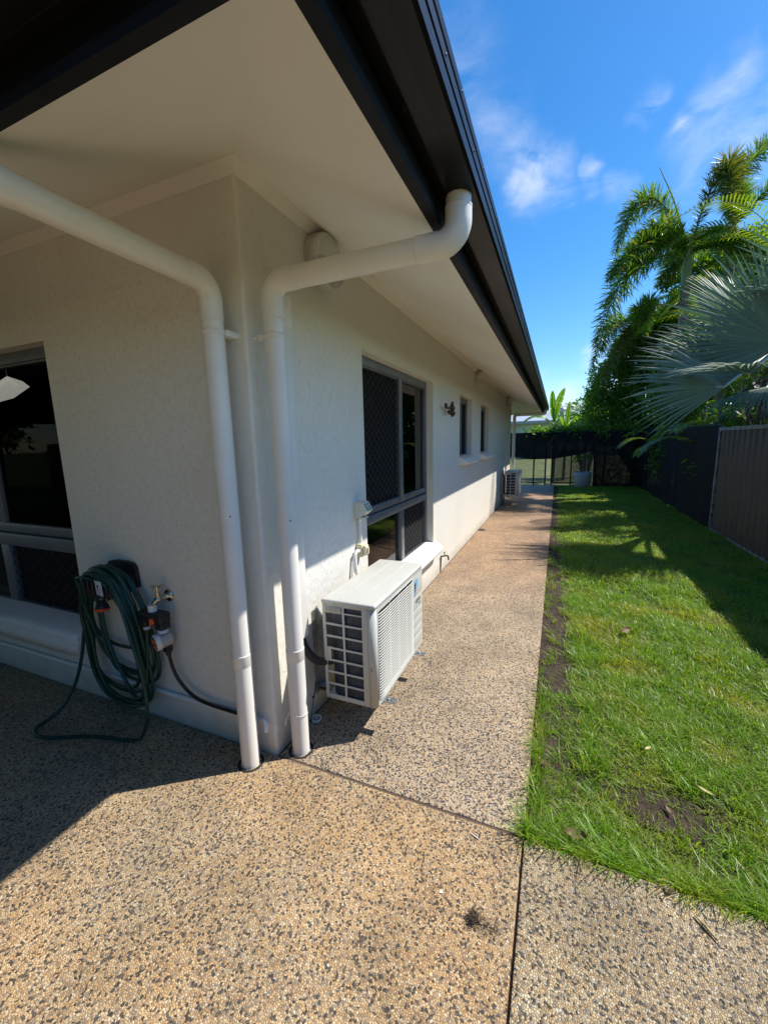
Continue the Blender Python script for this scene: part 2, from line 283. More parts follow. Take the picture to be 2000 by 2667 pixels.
# ------------------------------------------------------------------ mesh helpers
class MB:
    def __init__(s): s.v = []; s.f = []; s.sm = []; s.mi = []; s.cur = 0; s.X = None
    def add(s, vs, fs, smooth=False):
        o = len(s.v)
        for v in vs:
            v = Vector(v); s.v.append(s.X @ v if s.X is not None else v)
        for f in fs: s.f.append([i + o for i in f]); s.sm.append(smooth); s.mi.append(s.cur)
    def box(s, a, b, bevel=0):
        x0, y0, z0 = [min(p, q) for p, q in zip(a, b)]; x1, y1, z1 = [max(p, q) for p, q in zip(a, b)]
        if bevel <= 0:
            s.add([(x, y, z) for z in (z0, z1) for y in (y0, y1) for x in (x0, x1)],
                  [(0, 2, 3, 1), (4, 5, 7, 6), (0, 1, 5, 4), (2, 6, 7, 3), (0, 4, 6, 2), (1, 3, 7, 5)])
        else:
            e = min(bevel, (x1 - x0) * .45, (y1 - y0) * .45, (z1 - z0) * .45)
            import bmesh
            bm = bmesh.new(); bmesh.ops.create_cube(bm, size=1)
            for v in bm.verts: v.co = Vector(((x0 + x1) / 2 + v.co.x * (x1 - x0), (y0 + y1) / 2 + v.co.y * (y1 - y0), (z0 + z1) / 2 + v.co.z * (z1 - z0)))
            bmesh.ops.bevel(bm, geom=bm.edges[:], offset=e, segments=3, profile=.5, affect='EDGES')
            s.add([v.co.copy() for v in bm.verts], [[v.index for v in f.verts] for f in bm.faces], True); bm.free()
        return s
    def poly(s, pts, thick=None, smooth=False):
        """flat polygon, extruded along vector thick when given"""
        n = len(pts)
        if thick is None: s.add(pts, [list(range(n))]); return s
        t = Vector(thick); s.add(list(pts) + [Vector(p) + t for p in pts], [list(range(n))[::-1], list(range(n, 2 * n))] + [(i, (i + 1) % n, n + (i + 1) % n, n + i) for i in range(n)], smooth)
        return s
    def tube(s, pts, r, n=12, cap=True, closed=False):
        pts = [Vector(p) for p in pts]; m = len(pts)
        rs = r if isinstance(r, (list, tuple)) else [r] * m
        T = []
        for i in range(m):
            a = pts[i - 1] if (i > 0 or closed) else pts[0]; b = pts[(i + 1) % m] if (i < m - 1 or closed) else pts[-1]
            T.append((b - a).normalized())
        ref = Vector((0, 0, 1)) if abs(T[0].z) < .9 else Vector((1, 0, 0))
        N = (ref - T[0] * ref.dot(T[0])).normalized(); vs = []
        for i in range(m):
            N = (N - T[i] * N.dot(T[i])); N = N.normalized() if N.length > 1e-6 else Vector((1, 0, 0)); B = T[i].cross(N)
            for k in range(n):
                a = 2 * math.pi * k / n; vs.append(pts[i] + (N * math.cos(a) + B * math.sin(a)) * rs[i])
        fs = []
        for i in range(m if closed else m - 1):
            for k in range(n): fs.append((i * n + k, i * n + (k + 1) % n, ((i + 1) % m) * n + (k + 1) % n, ((i + 1) % m) * n + k))
        s.add(vs, fs, True)
        if cap and not closed: s.add([vs[k] for k in range(n)], [list(range(n))[::-1]]); s.add([vs[(m - 1) * n + k] for k in range(n)], [list(range(n))])
        return s
    def lathe(s, prof, org, axis=(0, 0, 1), n=32):
        """prof: (radius, height along axis)"""
        A = Vector(axis).normalized(); ref = Vector((0, 0, 1)) if abs(A.z) < .9 else Vector((1, 0, 0)); U = (ref - A * ref.dot(A)).normalized(); V = A.cross(U); O = Vector(org)
        vs = []; 
        for r, h in prof:
            for k in range(n):
                a = 2 * math.pi * k / n; vs.append(O + A * h + (U * math.cos(a) + V * math.sin(a)) * max(r, 1e-5))
        fs = [(i * n + k, i * n + (k + 1) % n, (i + 1) * n + (k + 1) % n, (i + 1) * n + k) for i in range(len(prof) - 1) for k in range(n)]
        s.add(vs, fs, True); return s
    def ball(s, c, r, sc=(1, 1, 1), n=12):
        vs = []; fs = []
        for i in range(n // 2 + 1):
            th = math.pi * i / (n // 2)
            for k in range(n):
                a = 2 * math.pi * k / n; vs.append((c[0] + r * sc[0] * math.sin(th) * math.cos(a), c[1] + r * sc[1] * math.sin(th) * math.sin(a), c[2] + r * sc[2] * math.cos(th)))
        for i in range(n // 2):
            for k in range(n): fs.append((i * n + k, (i + 1) * n + k, (i + 1) * n + (k + 1) % n, i * n + (k + 1) % n))
        s.add(vs, fs, True); return s
    def obj(s, name, mats, parent=None, autosmooth=True):
        me = bpy.data.meshes.new(name); me.from_pydata([tuple(v) for v in s.v], [], s.f)
        if not isinstance(mats, (list, tuple)): mats = [mats]
        for m_ in mats: me.materials.append(MT[m_] if isinstance(m_, str) else m_)
        me.polygons.foreach_set('use_smooth', s.sm); me.polygons.foreach_set('material_index', s.mi)
        me.validate(); me.update()
        o = bpy.data.objects.new(name, me); COL.objects.link(o)
        if parent is not None: o.parent = parent; o.matrix_parent_inverse = inv(parent)
        return o
_W = {}
def inv(p):
    M = Matrix.Identity(4); q = p
    while q is not None:
        M = q.matrix_parent_inverse @ q.matrix_basis @ M if False else (q.matrix_parent_inverse @ Matrix.LocRotScale(q.location, q.rotation_euler, q.scale)) @ M; q = q.parent
    return M.inverted()
def tag(o, label=None, cat=None, group=None, kind=None):
    if label: o['label'] = label
    if cat: o['category'] = cat
    if group: o['group'] = group
    if kind: o['kind'] = kind
    return o
def thing(name, label, cat, loc=(0, 0, 0), group=None):
    o = bpy.data.objects.new(name, None); COL.objects.link(o); o.location = loc; o.empty_display_size = .05
    return tag(o, label, cat, group)
def smooth_path(pts, sub=8, closed=False):
    P = [Vector(p) for p in pts]; n = len(P); out = []
    for i in range(n if closed else n - 1):
        p0 = P[(i - 1) % n] if closed or i > 0 else P[0] * 2 - P[1]; p1 = P[i]; p2 = P[(i + 1) % n]; p3 = P[(i + 2) % n] if closed or i + 2 < n else P[-1] * 2 - P[-2]
        for k in range(sub):
            t = k / sub; out.append(.5 * ((2 * p1) + (p2 - p0) * t + (2 * p0 - 5 * p1 + 4 * p2 - p3) * t * t + (3 * p1 - p0 - 3 * p2 + p3) * t ** 3))
    if not closed: out.append(P[-1])
    return out
def bend_path(pts, r, seg=7):
    """polyline with rounded corners of radius r"""
    P = [Vector(p) for p in pts]; out = [P[0]]
    for i in range(1, len(P) - 1):
        a = (P[i - 1] - P[i]).normalized(); b = (P[i + 1] - P[i]).normalized(); ang = a.angle(b); d = r / math.tan(ang / 2)
        s0 = P[i] + a * d; e0 = P[i] + b * d; c = P[i] + (a + b).normalized() * (r / math.sin(ang / 2))
        for k in range(seg + 1):
            t = k / seg; v = ((s0 - c) * (1 - t) + (e0 - c) * t).normalized() * r; out.append(c + v)
    out.append(P[-1]); return out

# numpy meshes (foliage)
class NP:
    def __init__(s): s.V = []; s.F = []; s.M = []; s.n = 0
    def strips(s, P, Wd, side, mi=0):
        """P (N,K,3) centre lines, Wd (K,) or (N,K) half widths, side (N,3) or (N,K,3). Last width 0 -> pointed tip"""
        N, K, _ = P.shape; Wd = np.broadcast_to(Wd, (N, K)); side = side[:, None, :] if side.ndim == 2 else side
        L = P - side * Wd[..., None]; R = P + side * Wd[..., None]
        V = np.stack([L[:, :K - 1], R[:, :K - 1]], 2).reshape(N, (K - 1) * 2, 3); V = np.concatenate([V, P[:, K - 1:K]], 1)
        k = V.shape[1]; base = s.n + np.arange(N)[:, None] * k
        for j in range(K - 2): 
            f = np.array([2 * j, 2 * j + 1, 2 * j + 3, 2 * j + 2]); s.F.append(base + f); s.M.append(np.full(N, mi))
        f = np.array([2 * (K - 2), 2 * (K - 2) + 1, 2 * (K - 1)]); s.F.append(base + f); s.M.append(np.full(N, mi))
        s.V.append(V.reshape(-1, 3)); s.n += N * k
    def quads(s, Q, mi=0):
        N = len(Q); base = s.n + np.arange(N)[:, None] * 4; s.F.append(base + np.arange(4)); s.M.append(np.full(N, mi)); s.V.append(Q.reshape(-1, 3)); s.n += N * 4
    def grid(s, G, mi=0):
        a, b, _ = G.shape; i = (np.arange(a - 1)[:, None] * b + np.arange(b - 1)[None]).reshape(-1); s.F.append(s.n + np.stack([i, i + 1, i + b + 1, i + b], 1)); s.M.append(np.full(len(i), mi)); s.V.append(G.reshape(-1, 3)); s.n += a * b
    def obj(s, name, mats, parent=None, smooth=True):
        V = np.concatenate(s.V).astype(np.float32); me = bpy.data.meshes.new(name); me.vertices.add(len(V)); me.vertices.foreach_set('co', V.ravel())
        L = np.concatenate([f.ravel() for f in s.F]); cnt = np.concatenate([np.full(len(f), f.shape[1]) for f in s.F]); st = np.concatenate([[0], np.cumsum(cnt)[:-1]])
        me.loops.add(len(L)); me.loops.foreach_set('vertex_index', L.astype(np.int32)); me.polygons.add(len(cnt)); me.polygons.foreach_set('loop_start', st.astype(np.int32))
        try: me.polygons.foreach_set('loop_total', cnt.astype(np.int32))
        except Exception: pass
        me.polygons.foreach_set('material_index', np.concatenate(s.M).astype(np.int32)); me.polygons.foreach_set('use_smooth', np.full(len(cnt), smooth))
        for m_ in (mats if isinstance(mats, (list, tuple)) else [mats]): me.materials.append(MT[m_])
        me.update(calc_edges=True); o = bpy.data.objects.new(name, me); COL.objects.link(o)
        if parent is not None: o.parent = parent; o.matrix_parent_inverse = inv(parent)
        return o
def unit(a): return a / np.maximum(np.linalg.norm(a, axis=-1, keepdims=True), 1e-9)

# ================================================================== GROUND
g = MB(); g.poly([(-600, -600, -.09), (600, -600, -.09), (600, 600, -.09), (-600, 600, -.09)]); tag(g.obj('ground', 'ground'), kind='structure')
def slab(name, x0, y0, x1, y1, m_):
    b = MB(); b.box((x0, y0, -.12), (x1, y1, 0), .004); return tag(b.obj(name, m_), kind='structure')
XP = 1.1545
slab('patio', -17, -7, XP - .004, -.006, 'agg_a')
slab('path', .010, .006, XP, 5.48, 'agg_b'); slab('path', .010, 5.49, XP, 13.32, 'agg_b')
slab('pavement', XP + .004, -7, 9, -.006, 'agg_c')
j = MB(); j.box((-.0, -.0055, -.1), (XP, .0055, -.004)); j.box((XP - .0035, -7, -.1), (XP + .0035, -.006, -.014)); tag(j.obj('joint_filler', 'joint'), kind='structure')
j = MB(); j.box((.0, .006, -.1), (.0095, 13.3, -.006)); tag(j.obj('wall_joint', 'tar'), kind='structure')
# lawn soil, gently uneven
def bumps(x, y): return .010 * np.sin(x * 3.1 + 1.3 * np.sin(y * 1.7)) + .008 * np.sin(y * 4.3 + x * 2) + .006 * np.sin(x * 11 + y * 7)
xs = np.concatenate([np.linspace(XP + .003, XP + .24, 6), np.linspace(XP + .28, 3.75, 55)]); ys = np.linspace(.0, 13.4, 240); X_, Y_ = np.meshgrid(xs, ys, indexing='ij')
Z_ = -.03 + bumps(X_, Y_) * np.clip((X_ - XP) * 8, 0, 1) * np.clip(Y_ * 8, 0, 1)
n_ = NP(); n_.grid(np.stack([X_, Y_, Z_], -1)); SZ_ = (X_, Y_, Z_); tag(n_.obj('lawn_soil', 'thatch'), kind='structure')
n_ = NP(); n_.grid(np.stack([X_[:6], Y_[:6], Z_[:6] + .006], -1)); tag(n_.obj('soil_strip', 'soil'), kind='structure')
n_ = NP(); th_ = np.linspace(0, 2 * math.pi, 40); rr_ = np.linspace(0, 1, 6); G_ = np.zeros((6, 40, 3))
for i_, q_ in enumerate(rr_):
    for k_, a_ in enumerate(th_):
        px_, py_ = 1.69 + .20 * q_ * math.cos(a_) * (1 + .25 * math.sin(3 * a_)), .36 + .13 * q_ * math.sin(a_) * (1 + .2 * math.cos(2 * a_)); G_[i_, k_] = (px_, py_, -.024 + bumps(px_, py_) * min(1, 8 * py_))
n_.grid(G_); tag(n_.obj('bare_patch', 'soil'), kind='structure')
# back lawn beyond the far fence; dark patches in its colour paint shadow bands
g = MB(); g.poly([(-12, 13.5, -.05), (14, 13.5, -.05), (14, 40, -.05), (-12, 40, -.05)]); tag(g.obj('back_lawn', mat('lawn_painted_shade', (.13, .14, .022), .9, col2=(.045, .06, .012), vscale=1.6, bump=.5, bscale=60, bdist=.03)), kind='structure')

def blades(npz, x, y, z, L, lean, w, mi=0):
    N = len(x); a = RNG.uniform(0, 2 * math.pi, N); d = np.stack([np.cos(a), np.sin(a), np.zeros(N)], 1); b2 = a + RNG.uniform(-.8, .8, N) + math.pi / 2
    side = np.stack([np.cos(b2), np.sin(b2), np.zeros(N)], 1)
    P = []
    for s_ in (0, .38, .72, 1): P.append(np.stack([x, y, z], 1) + np.array([0, 0, 1]) * (L * s_ * (1 - .30 * lean * s_))[:, None] + d * (L * lean * s_ ** 1.7)[:, None])
    npz.strips(np.stack(P, 1), np.stack([w, w * .9, w * .6, w * 0], 1), side, mi)
def soil_mask(x, y):
    """1 where grass grows"""
    wstrip = np.interp(y, [0, .25, .6, .95, 1.1, 1.7, 2.4, 3.4, 5.5, 13], [.02, .07, .12, .05, .18, .23, .19, .15, .13, .11]) + .02 * np.sin(y * 23) + .015 * np.sin(y * 41 + 1)
    mk = 1 / (1 + np.exp(-(x - XP - wstrip) * 90)); mk = np.maximum(mk, .02)
    mk = np.where((y > .85) & (y < 1.0), np.maximum(mk, .5), mk)
    for cx, cy, rx, ry, dep in [(1.69, .36, .19, .12, .86), (1.30, .40, .16, .20, .45), (1.9, .48, .22, .07, .6), (1.28, .8, .12, .15, .4), (2.3, .55, .3, .1, .35), (1.95, .1, .2, .06, .45), (2.0, 1.2, .2, .1, .3), (1.6, 1.0, .15, .1, .3)]:
        mk = mk * (1 - dep * np.exp(-(((x - cx) / rx) ** 2 + ((y - cy) / ry) ** 2) ** 2))
    return mk
gr = NP()
for (y0, y1, dens, l0, l1, w0) in [(0.0, 1.2, 25000, .028, .066, .0015), (1.2, 2.6, 18000, .03, .062, .0019), (2.6, 5.0, 11500, .03, .058, .0027), (5.0, 8.5, 6500, .03, .058, .004), (8.5, 13.35, 3800, .03, .06, .006)]:
    N = int((3.6 - XP) * (y1 - y0) * dens); x = RNG.uniform(XP + .004, 3.62, N); y = RNG.uniform(y0, y1, N)
    keep = RNG.uniform(0, 1, N) < soil_mask(x, y) * (.72 + .28 * np.sin(x * 9 + 2 * np.sin(y * 5)) * np.sin(y * 8)); x, y = x[keep], y[keep]; N = len(x)
    L = RNG.uniform(l0, l1, N) * (.8 + .35 * np.sin(x * 5 + y * 3) ** 2); z = -.03 + bumps(x, y) * np.clip((x - XP) * 8, 0, 1) * np.clip(y * 8, 0, 1) - .004
    blades(gr, x, y, z, L, RNG.uniform(.25, 1.5, N), w0 * RNG.uniform(.7, 1.3, N))
# long tufts along the edges and at the corner
def tuft(cx, cy, r, N, l0, l1, lean=(.3, 1.2), w=.0016):
    if ((cx - 1.69) / .24) ** 2 + ((cy - .37) / .16) ** 2 < 1 and random.random() < .55: return
    a = RNG.uniform(0, 2 * math.pi, N); q = r * np.sqrt(RNG.uniform(0, 1, N)); x = np.maximum(cx + q * np.cos(a), XP + .002); y = np.maximum(cy + q * np.sin(a), .002)
    blades(gr, x, y, np.full(N, -.03), RNG.uniform(l0, l1, N), RNG.uniform(*lean, N), w * RNG.uniform(.7, 1.4, N))
tuft(XP + .02, .03, .05, 260, .06, .15)
for k in range(420): tuft(RNG.uniform(XP + .2, 3.2), RNG.uniform(.1, 4.2), RNG.uniform(.03, .08), 26, .055, .095, (.3, 1.4), .0021)
for k in range(90): tuft(RNG.uniform(XP + .03, 3.3), RNG.uniform(.0, .03), .035, 26, .06, .125, (.4, 1.3))
for k in range(34): tuft(XP + RNG.uniform(.0, .06), RNG.uniform(.1, 1.0), .03, 16, .05, .11)
for k in range(46): tuft(XP + RNG.uniform(.0, .1), RNG.uniform(1, 6), .03, 12, .05, .11, w=.0022)
for k in range(150): tuft(RNG.uniform(XP + .1, 2.9), RNG.uniform(.05, 2.4), .045, 20, .06, .10, (.3, 1.0), .002)
tag(gr.obj('grass', 'grass'), 'bright green lawn grass growing between the path and the right-hand fence', 'grass', kind='stuff')

# leaf litter
def leaf_thing(x, y, L, wd, rot, m_, name, label, z=.012, curl=.25, tilt=.0):
    P = np.linspace(0, 1, 9); prof = np.sin(P * math.pi) ** .8 * wd
    G = np.zeros((9, 5, 3))
    for i, s_ in enumerate(P):
        for k, q in enumerate((-1, -.5, 0, .5, 1)):
            G[i, k] = ((s_ - .5) * L, q * prof[i] / 2, curl * wd * (q * q) * .6 + curl * L * .25 * (2 * s_ - 1) ** 2)
    n2 = NP(); n2.grid(G); o = n2.obj(name, m_); o.location = (x, y, z); o.rotation_euler = (tilt, 0, rot); return tag(o, label, 'leaf')
leaf_thing(1.758, 2.048, .12, .05, .9, 'dead', 'dead_leaf', 'brown dead leaf standing in the sunny grass near the shadow edge', .02, tilt=.7)
leaf_thing(1.335, .065, .09, .045, .1, 'dead', 'dead_leaf', 'large curled brown leaf in the grass nearest the slab corner', .012, .5)
leaf_thing(1.21, .44, .07, .035, 2.1, 'dead', 'dead_leaf', 'pale tan dead leaf on the bare soil beside the path edge', -.01)
leaf_thing(1.854, .481, .07, .016, -.6, 'deady', 'yellow_leaf', 'narrow yellow leaf in the grass right of the bare patch', .02)
leaf_thing(1.677, .673, .045, .015, .8, 'deady', 'yellow_leaf', 'small pale yellow leaf in the grass behind the bare patch', .022)
leaf_thing(1.70, .36, .045, .018, 1.9, 'dead', 'dead_leaf', 'reddish brown leaf lying on the bare soil patch in the lawn', -.015)
leaf_thing(1.62, -.015, .05, .025, 1.2, 'dead', 'dead_leaf', 'brown leaf hanging over the slab edge at the front of the lawn', .004)
b = MB(); b.tube(smooth_path([(1.675, -.075, .006), (1.695, -.098, .008), (1.71, -.118, .007), (1.728, -.145, .004)], 4), [.0015, .002, .0035, .004, .0045, .0045, .0045, .004, .0035, .003, .002, .0015, .001][:13], 6)
tag(b.obj('stick', 'twig'), 'split pale stick lying on the right-hand slab below the lawn edge', 'stick')
b = MB(); b.tube([(.962, -.060, .003), (.998, -.074, .003)], .0016, 6); tag(b.obj('straw', 'white'), 'short white straw on the path slab near the grass corner', 'straw')
b = MB(); b.poly([(.905, -.312, .0015), (.918, -.309, .0015), (.914, -.300, .0015), (.906, -.302, .0015)], (0, 0, .0015)); tag(b.obj('paper_scrap', 'white'), 'tiny white scrap on the patio beside the dry fluff', 'litter')
n2 = NP(); N = 420; q = RNG.normal(0, 1, (N, 3)) * np.array([.011, .011, .004]) + np.array([0, 0, .012]); q2 = RNG.normal(0, 1, (N // 3, 3)) * np.array([.022, .012, .002]) + np.array([.045, -.008, .004]); q = np.concatenate([q, q2]); q[:, 2] = np.abs(q[:, 2])
d_ = unit(RNG.normal(0, 1, (len(q), 3))); P = np.stack([q, q + d_ * .006, q + d_ * .012 + RNG.normal(0, .002, q.shape)], 1); P[..., 2] = np.maximum(P[..., 2], .001)
n2.strips(P, np.array([.0007, .0007, 0]), unit(np.cross(d_, RNG.normal(0, 1, q.shape)))); o = n2.obj('dry_fluff', 'fluff'); o.location = (1.03, -.345, 0)
tag(o, 'clump of dark dry fluff on the patio just left of the joint', 'litter')

# ================================================================== HOUSE
YL = 10.45; XL = -8.0; ZW = 2.616
house = thing('house', 'cream rendered single-storey house with black gutter along the left side', 'house', (XL / 2, YL / 2, 0))
WIN = [(1.10, 2.77, .40, 2.12), (4.04, 4.86, 1.29, 2.12), (5.64, 6.50, 1.29, 2.12)]
FW = (-3.45, -1.375, .44, 2.10)
w = MB(); TH = .11
def wall_cells(us, zs, holes, fn, depth):
    """rectangular cells of a wall with openings; fn(u, z, d) -> point; reveals go to depth"""
    us = sorted(set(us)); zs = sorted(set(zs))
    for i in range(len(us) - 1):
        for k in range(len(zs) - 1):
            uc, zc = (us[i] + us[i + 1]) / 2, (zs[k] + zs[k + 1]) / 2
            if any(h[0] < uc < h[1] and h[2] < zc < h[3] for h in holes): continue
            w.add([fn(us[i], zs[k], 0), fn(us[i + 1], zs[k], 0), fn(us[i + 1], zs[k + 1], 0), fn(us[i], zs[k + 1], 0)], [(0, 1, 2, 3)])
    e = .006
    for u0, u1, z0, z1 in holes:
        for (a, b2) in (((u0, z0), (u1, z0)), ((u1, z0), (u1, z1)), ((u1, z1), (u0, z1)), ((u0, z1), (u0, z0))):
            w.add([fn(*a, 0), fn(*b2, 0), fn(*b2, depth), fn(*a, depth)], [(0, 1, 2, 3)])
R0 = .014
us = [R0, YL - R0]; zs = [-.1, ZW + .1]
for h in WIN: us += [h[0], h[1]]; zs += [h[2], h[3]]
wall_cells(us, zs, WIN, lambda u, z, d: (-d, u, z), TH)
wall_cells([XL, -R0, FW[0], FW[1]], [-.1, ZW + .1, FW[2], FW[3]], [FW], lambda u, z, d: (u, d, z), TH)
arc = [(-R0 + R0 * math.sin(a), R0 - R0 * math.cos(a)) for a in [math.pi / 2 * k / 5 for k in range(6)]]
for (x0, y0), (x1, y1) in zip(arc, arc[1:]): w.add([(x0, y0, -.1), (x1, y1, -.1), (x1, y1, ZW + .1), (x0, y0, ZW + .1)], [(0, 1, 2, 3)], True)
w.add([(0, YL - R0, -.1), (-R0, YL, -.1), (-R0, YL, ZW + .1), (0, YL - R0, ZW + .1)], [(0, 1, 2, 3)])
w.add([(-R0, YL, -.1), (XL, YL, -.1), (XL, YL, ZW + .1), (-R0, YL, ZW + .1)], [(0, 1, 2, 3)])
w.add([(XL, YL, -.1), (XL, 0, -.1), (XL, 0, ZW + .1), (XL, YL, ZW + .1)], [(0, 1, 2, 3)])
w.obj('wall', 'wall', house)
# dark rooms behind the windows
r = MB()
def inner_box(x0, y0, x1, y1, z0, z1, open_side):
    F = dict(x0=[(x0, y0), (x0, y1)], x1=[(x1, y0), (x1, y1)], y0=[(x0, y0), (x1, y0)], y1=[(x0, y1), (x1, y1)])
    for k, ((a, b2), (c, d2)) in F.items():
        r.add([(a, b2, z0), (c, d2, z0), (c, d2, z1), (a, b2, z1)], [(0, 1, 2, 3)])
    r.add([(x0, y0, z0), (x1, y0, z0), (x1, y1, z0), (x0, y1, z0)], [(0, 1, 2, 3)]); r.add([(x0, y0, z1), (x1, y0, z1), (x1, y1, z1), (x0, y1, z1)], [(0, 1, 2, 3)])
# inner faces with the window holes left open
hold = w; w = r
wall_cells([XL + .2, -.15, FW[0], FW[1]], [.02, 2.45, FW[2], FW[3]], [FW], lambda u, z, d: (u, TH + .002, z), -.002)
us = [.115, 9.9]; zs = [.02, 2.45]
for h in WIN: us += [h[0], h[1]]; zs += [h[2], h[3]]
wall_cells(us, zs, WIN, lambda u, z, d: (-TH - .002, u, z), -.002)
w = hold
r.add([(XL + .2, .115, .02), (-.115, .115, .02), (-.115, 9.9, .02), (XL + .2, 9.9, .02)], [(0, 1, 2, 3)]); r.add([(XL + .2, .115, 2.45), (-.115, .115, 2.45), (-.115, 9.9, 2.45), (XL + .2, 9.9, 2.45)], [(0, 1, 2, 3)])
r.add([(XL + .2, .115, .02), (XL + .2, 9.9, .02), (XL + .2, 9.9, 2.45), (XL + .2, .115, 2.45)], [(0, 1, 2, 3)]); r.add([(XL + .2, 9.9, .02), (-.115, 9.9, .02), (-.115, 9.9, 2.45), (XL + .2, 9.9, 2.45)], [(0, 1, 2, 3)])
r.add([(-.9, .115, .02), (-.9, 9.9, .02), (-.9, 9.9, 2.45), (-.9, .115, 2.45)], [(0, 1, 2, 3)])
r.obj('room_lining', 'room', house)
def ring(mb, prof, smooth=False):
    """profile of (outset, z) swept round the rectangular footprint with mitred corners"""
    for (d0, z0), (d1, z1) in zip(prof, prof[1:]):
        c0 = [(d0, -d0, z0), (d0, YL + d0, z0), (XL - d0, YL + d0, z0), (XL - d0, -d0, z0)]; c1 = [(d1, -d1, z1), (d1, YL + d1, z1), (XL - d1, YL + d1, z1), (XL - d1, -d1, z1)]
        for k in range(4): mb.add([c0[k], c0[(k + 1) % 4], c1[(k + 1) % 4], c1[k]], [(0, 1, 2, 3)], smooth)
ZE = 2.25; DE = .78
s_ = MB(); ring(s_, [(-.05, ZW + .05 * (ZW - ZE) / DE + .001), (DE, ZE + .001)]); s_.obj('soffit', 'soffit', house)
s_ = MB(); ring(s_, [(-.004, 2.560), (.006, 2.559), (.030, 2.578), (.047, 2.592), (.049, 2.612)]); s_.obj('cornice', 'cornice', house)
s_ = MB(); ring(s_, [(.765, ZE + .012), (.772, 2.243), (.806, 2.240), (.808, 2.262), (.800, 2.268), (.800, 2.45)]); s_.obj('fascia', 'black', house)
s_ = MB(); ring(s_, [(.798, 2.326), (.798, 2.319), (.812, 2.316), (.835, 2.3135), (.837, 2.3155), (.880, 2.316), (.925, 2.314), (.934, 2.320), (.935, 2.352), (.929, 2.357), (.929, 2.362), (.935, 2.367), (.935, 2.395), (.929, 2.400), (.929, 2.404), (.935, 2.410), (.936, 2.432), (.930, 2.436), (.918, 2.434), (.916, 2.42), (.916, 2.33), (.81, 2.335)])
for k in range(70):   # clip screws along the gutter face
    y = -.7 + k * .17; s_.ball((.935, y, 2.423 if k % 2 else 2.381), .005, (.5, 1, 1), 6)
for k in range(14): s_.lathe([(.008, .004), (.008, -.006), (0, -.008)], (.828, -.35 + k * .85, 2.3145), (0, 0, 1), 8)
s_.obj('gutter', 'gutter', house)
s_ = MB(); RZ = 2.46; rid = .45
ring(s_, [(.87, 2.435), (.78, RZ + .02), (-1.0, RZ + .02 + 1.78 * rid), (-3.99, RZ + 4.77 * rid)]); s_.obj('roof', 'roof', house)

def diamond(mb, u0, u1, z0, z1, pu, pz, r, fn):
    """expanded diamond grille clipped to a rectangle"""
    def clip(p, q):
        (a, b2), (c, d2) = p, q; t0, t1 = 0, 1
        for (o_, dd, lo, hi) in ((a, c - a, u0, u1), (b2, d2 - b2, z0, z1)):
            if abs(dd) < 1e-9:
                if o_ < lo or o_ > hi: return None
                continue
            ta, tb = (lo - o_) / dd, (hi - o_) / dd
            if ta > tb: ta, tb = tb, ta
            t0, t1 = max(t0, ta), min(t1, tb)
        if t0 >= t1: return None
        return (a + (c - a) * t0, b2 + (d2 - b2) * t0), (a + (c - a) * t1, b2 + (d2 - b2) * t1)
    W_, H_ = u1 - u0, z1 - z0; k = int((W_ / pu + H_ / pz)) + 3; s2 = pz / pu
    for i in range(-k, k):
        for sg in (1, -1):
            uu = u0 + i * pu; zz = z0; c = clip((uu - 3 * sg * 1, zz - 3 * s2), (uu + 3 * sg, zz + 3 * s2))
            if c: mb.tube([fn(*c[0], .0), fn(*c[1], .0)], r, 4, cap=False)

def build_window(u0, u1, z0, z1, fn, parent_house, layout, name='window'):
    """fn(u, z, d) point at depth d inside the wall face"""
    fr = MB(); D = .07; fw = .042
    def bar(a0, a1, b0, b1, d0, d1, tgt=None):
        P = [Vector(fn(a0, b0, d0)), Vector(fn(a1, b1, d1))]; (tgt or fr).box(P[0], P[1], .003)
    bar(u0, u0 + fw, z0, z1, D, D + .05); bar(u1 - fw, u1, z0, z1, D, D + .05); bar(u0 + fw, u1 - fw, z1 - .062, z1, D, D + .05); bar(u0 + fw, u1 - fw, z0, z0 + .04, D, D + .05)
    bar(u0 + fw, u1 - fw, z1 - .075, z1 - .062, D + .008, D + .05)
    f = fr
    return f, bar
def finish_window(fr, name='window', label=None):
    o = fr.obj(name, 'alu', house); return o
# --- side window 1 (four panels)
fs = lambda u, z, d: (-d, u, z)
u0, u1, z0, z1 = WIN[0]; D = .07
fr, bar = build_window(u0, u1, z0, z1, fs, house, None)
bar(1.965, 2.035, .985, z1 - .062, D - .004, D + .045); bar(u0 + .042, u1 - .042, .985, 1.035, D + .006, D + .05); bar(u0 + .042, u1 - .042, .905, .970, D - .002, D + .05)
bar(1.965, 2.035, z0 + .04, .905, D - .004, D + .045)
bar(u0 + .044, u1 - .044, .971, .984, D + .025, D + .05)
win1 = fr.obj('window', 'alu', house); win1['label'] = 'tall four-panel window with diamond security screens'
sc = MB(); diamond(sc, u0 + .042, 1.965, 1.035, z1 - .075, .088, .068, .0028, lambda u, z, d: (-(D + .012), u, z)); sc.obj('security_screen', 'grille', win1)
sc = MB(); diamond(sc, 2.035, u1 - .042, z0 + .04, .905, .088, .068, .0028, lambda u, z, d: (-(D + .012), u, z)); sc.obj('security_screen', 'grille', win1)
for (a, b2, c, d2) in ((u0 + .04, 1.97, 1.03, z1 - .07), (2.03, u1 - .04, z0 + .035, .91)):
    q = MB(); q.add([fs(a, c, D + .035), fs(b2, c, D + .035), fs(b2, d2, D + .035), fs(a, d2, D + .035)], [(0, 1, 2, 3)]); q.obj('fly_screen', 'mesh', win1)
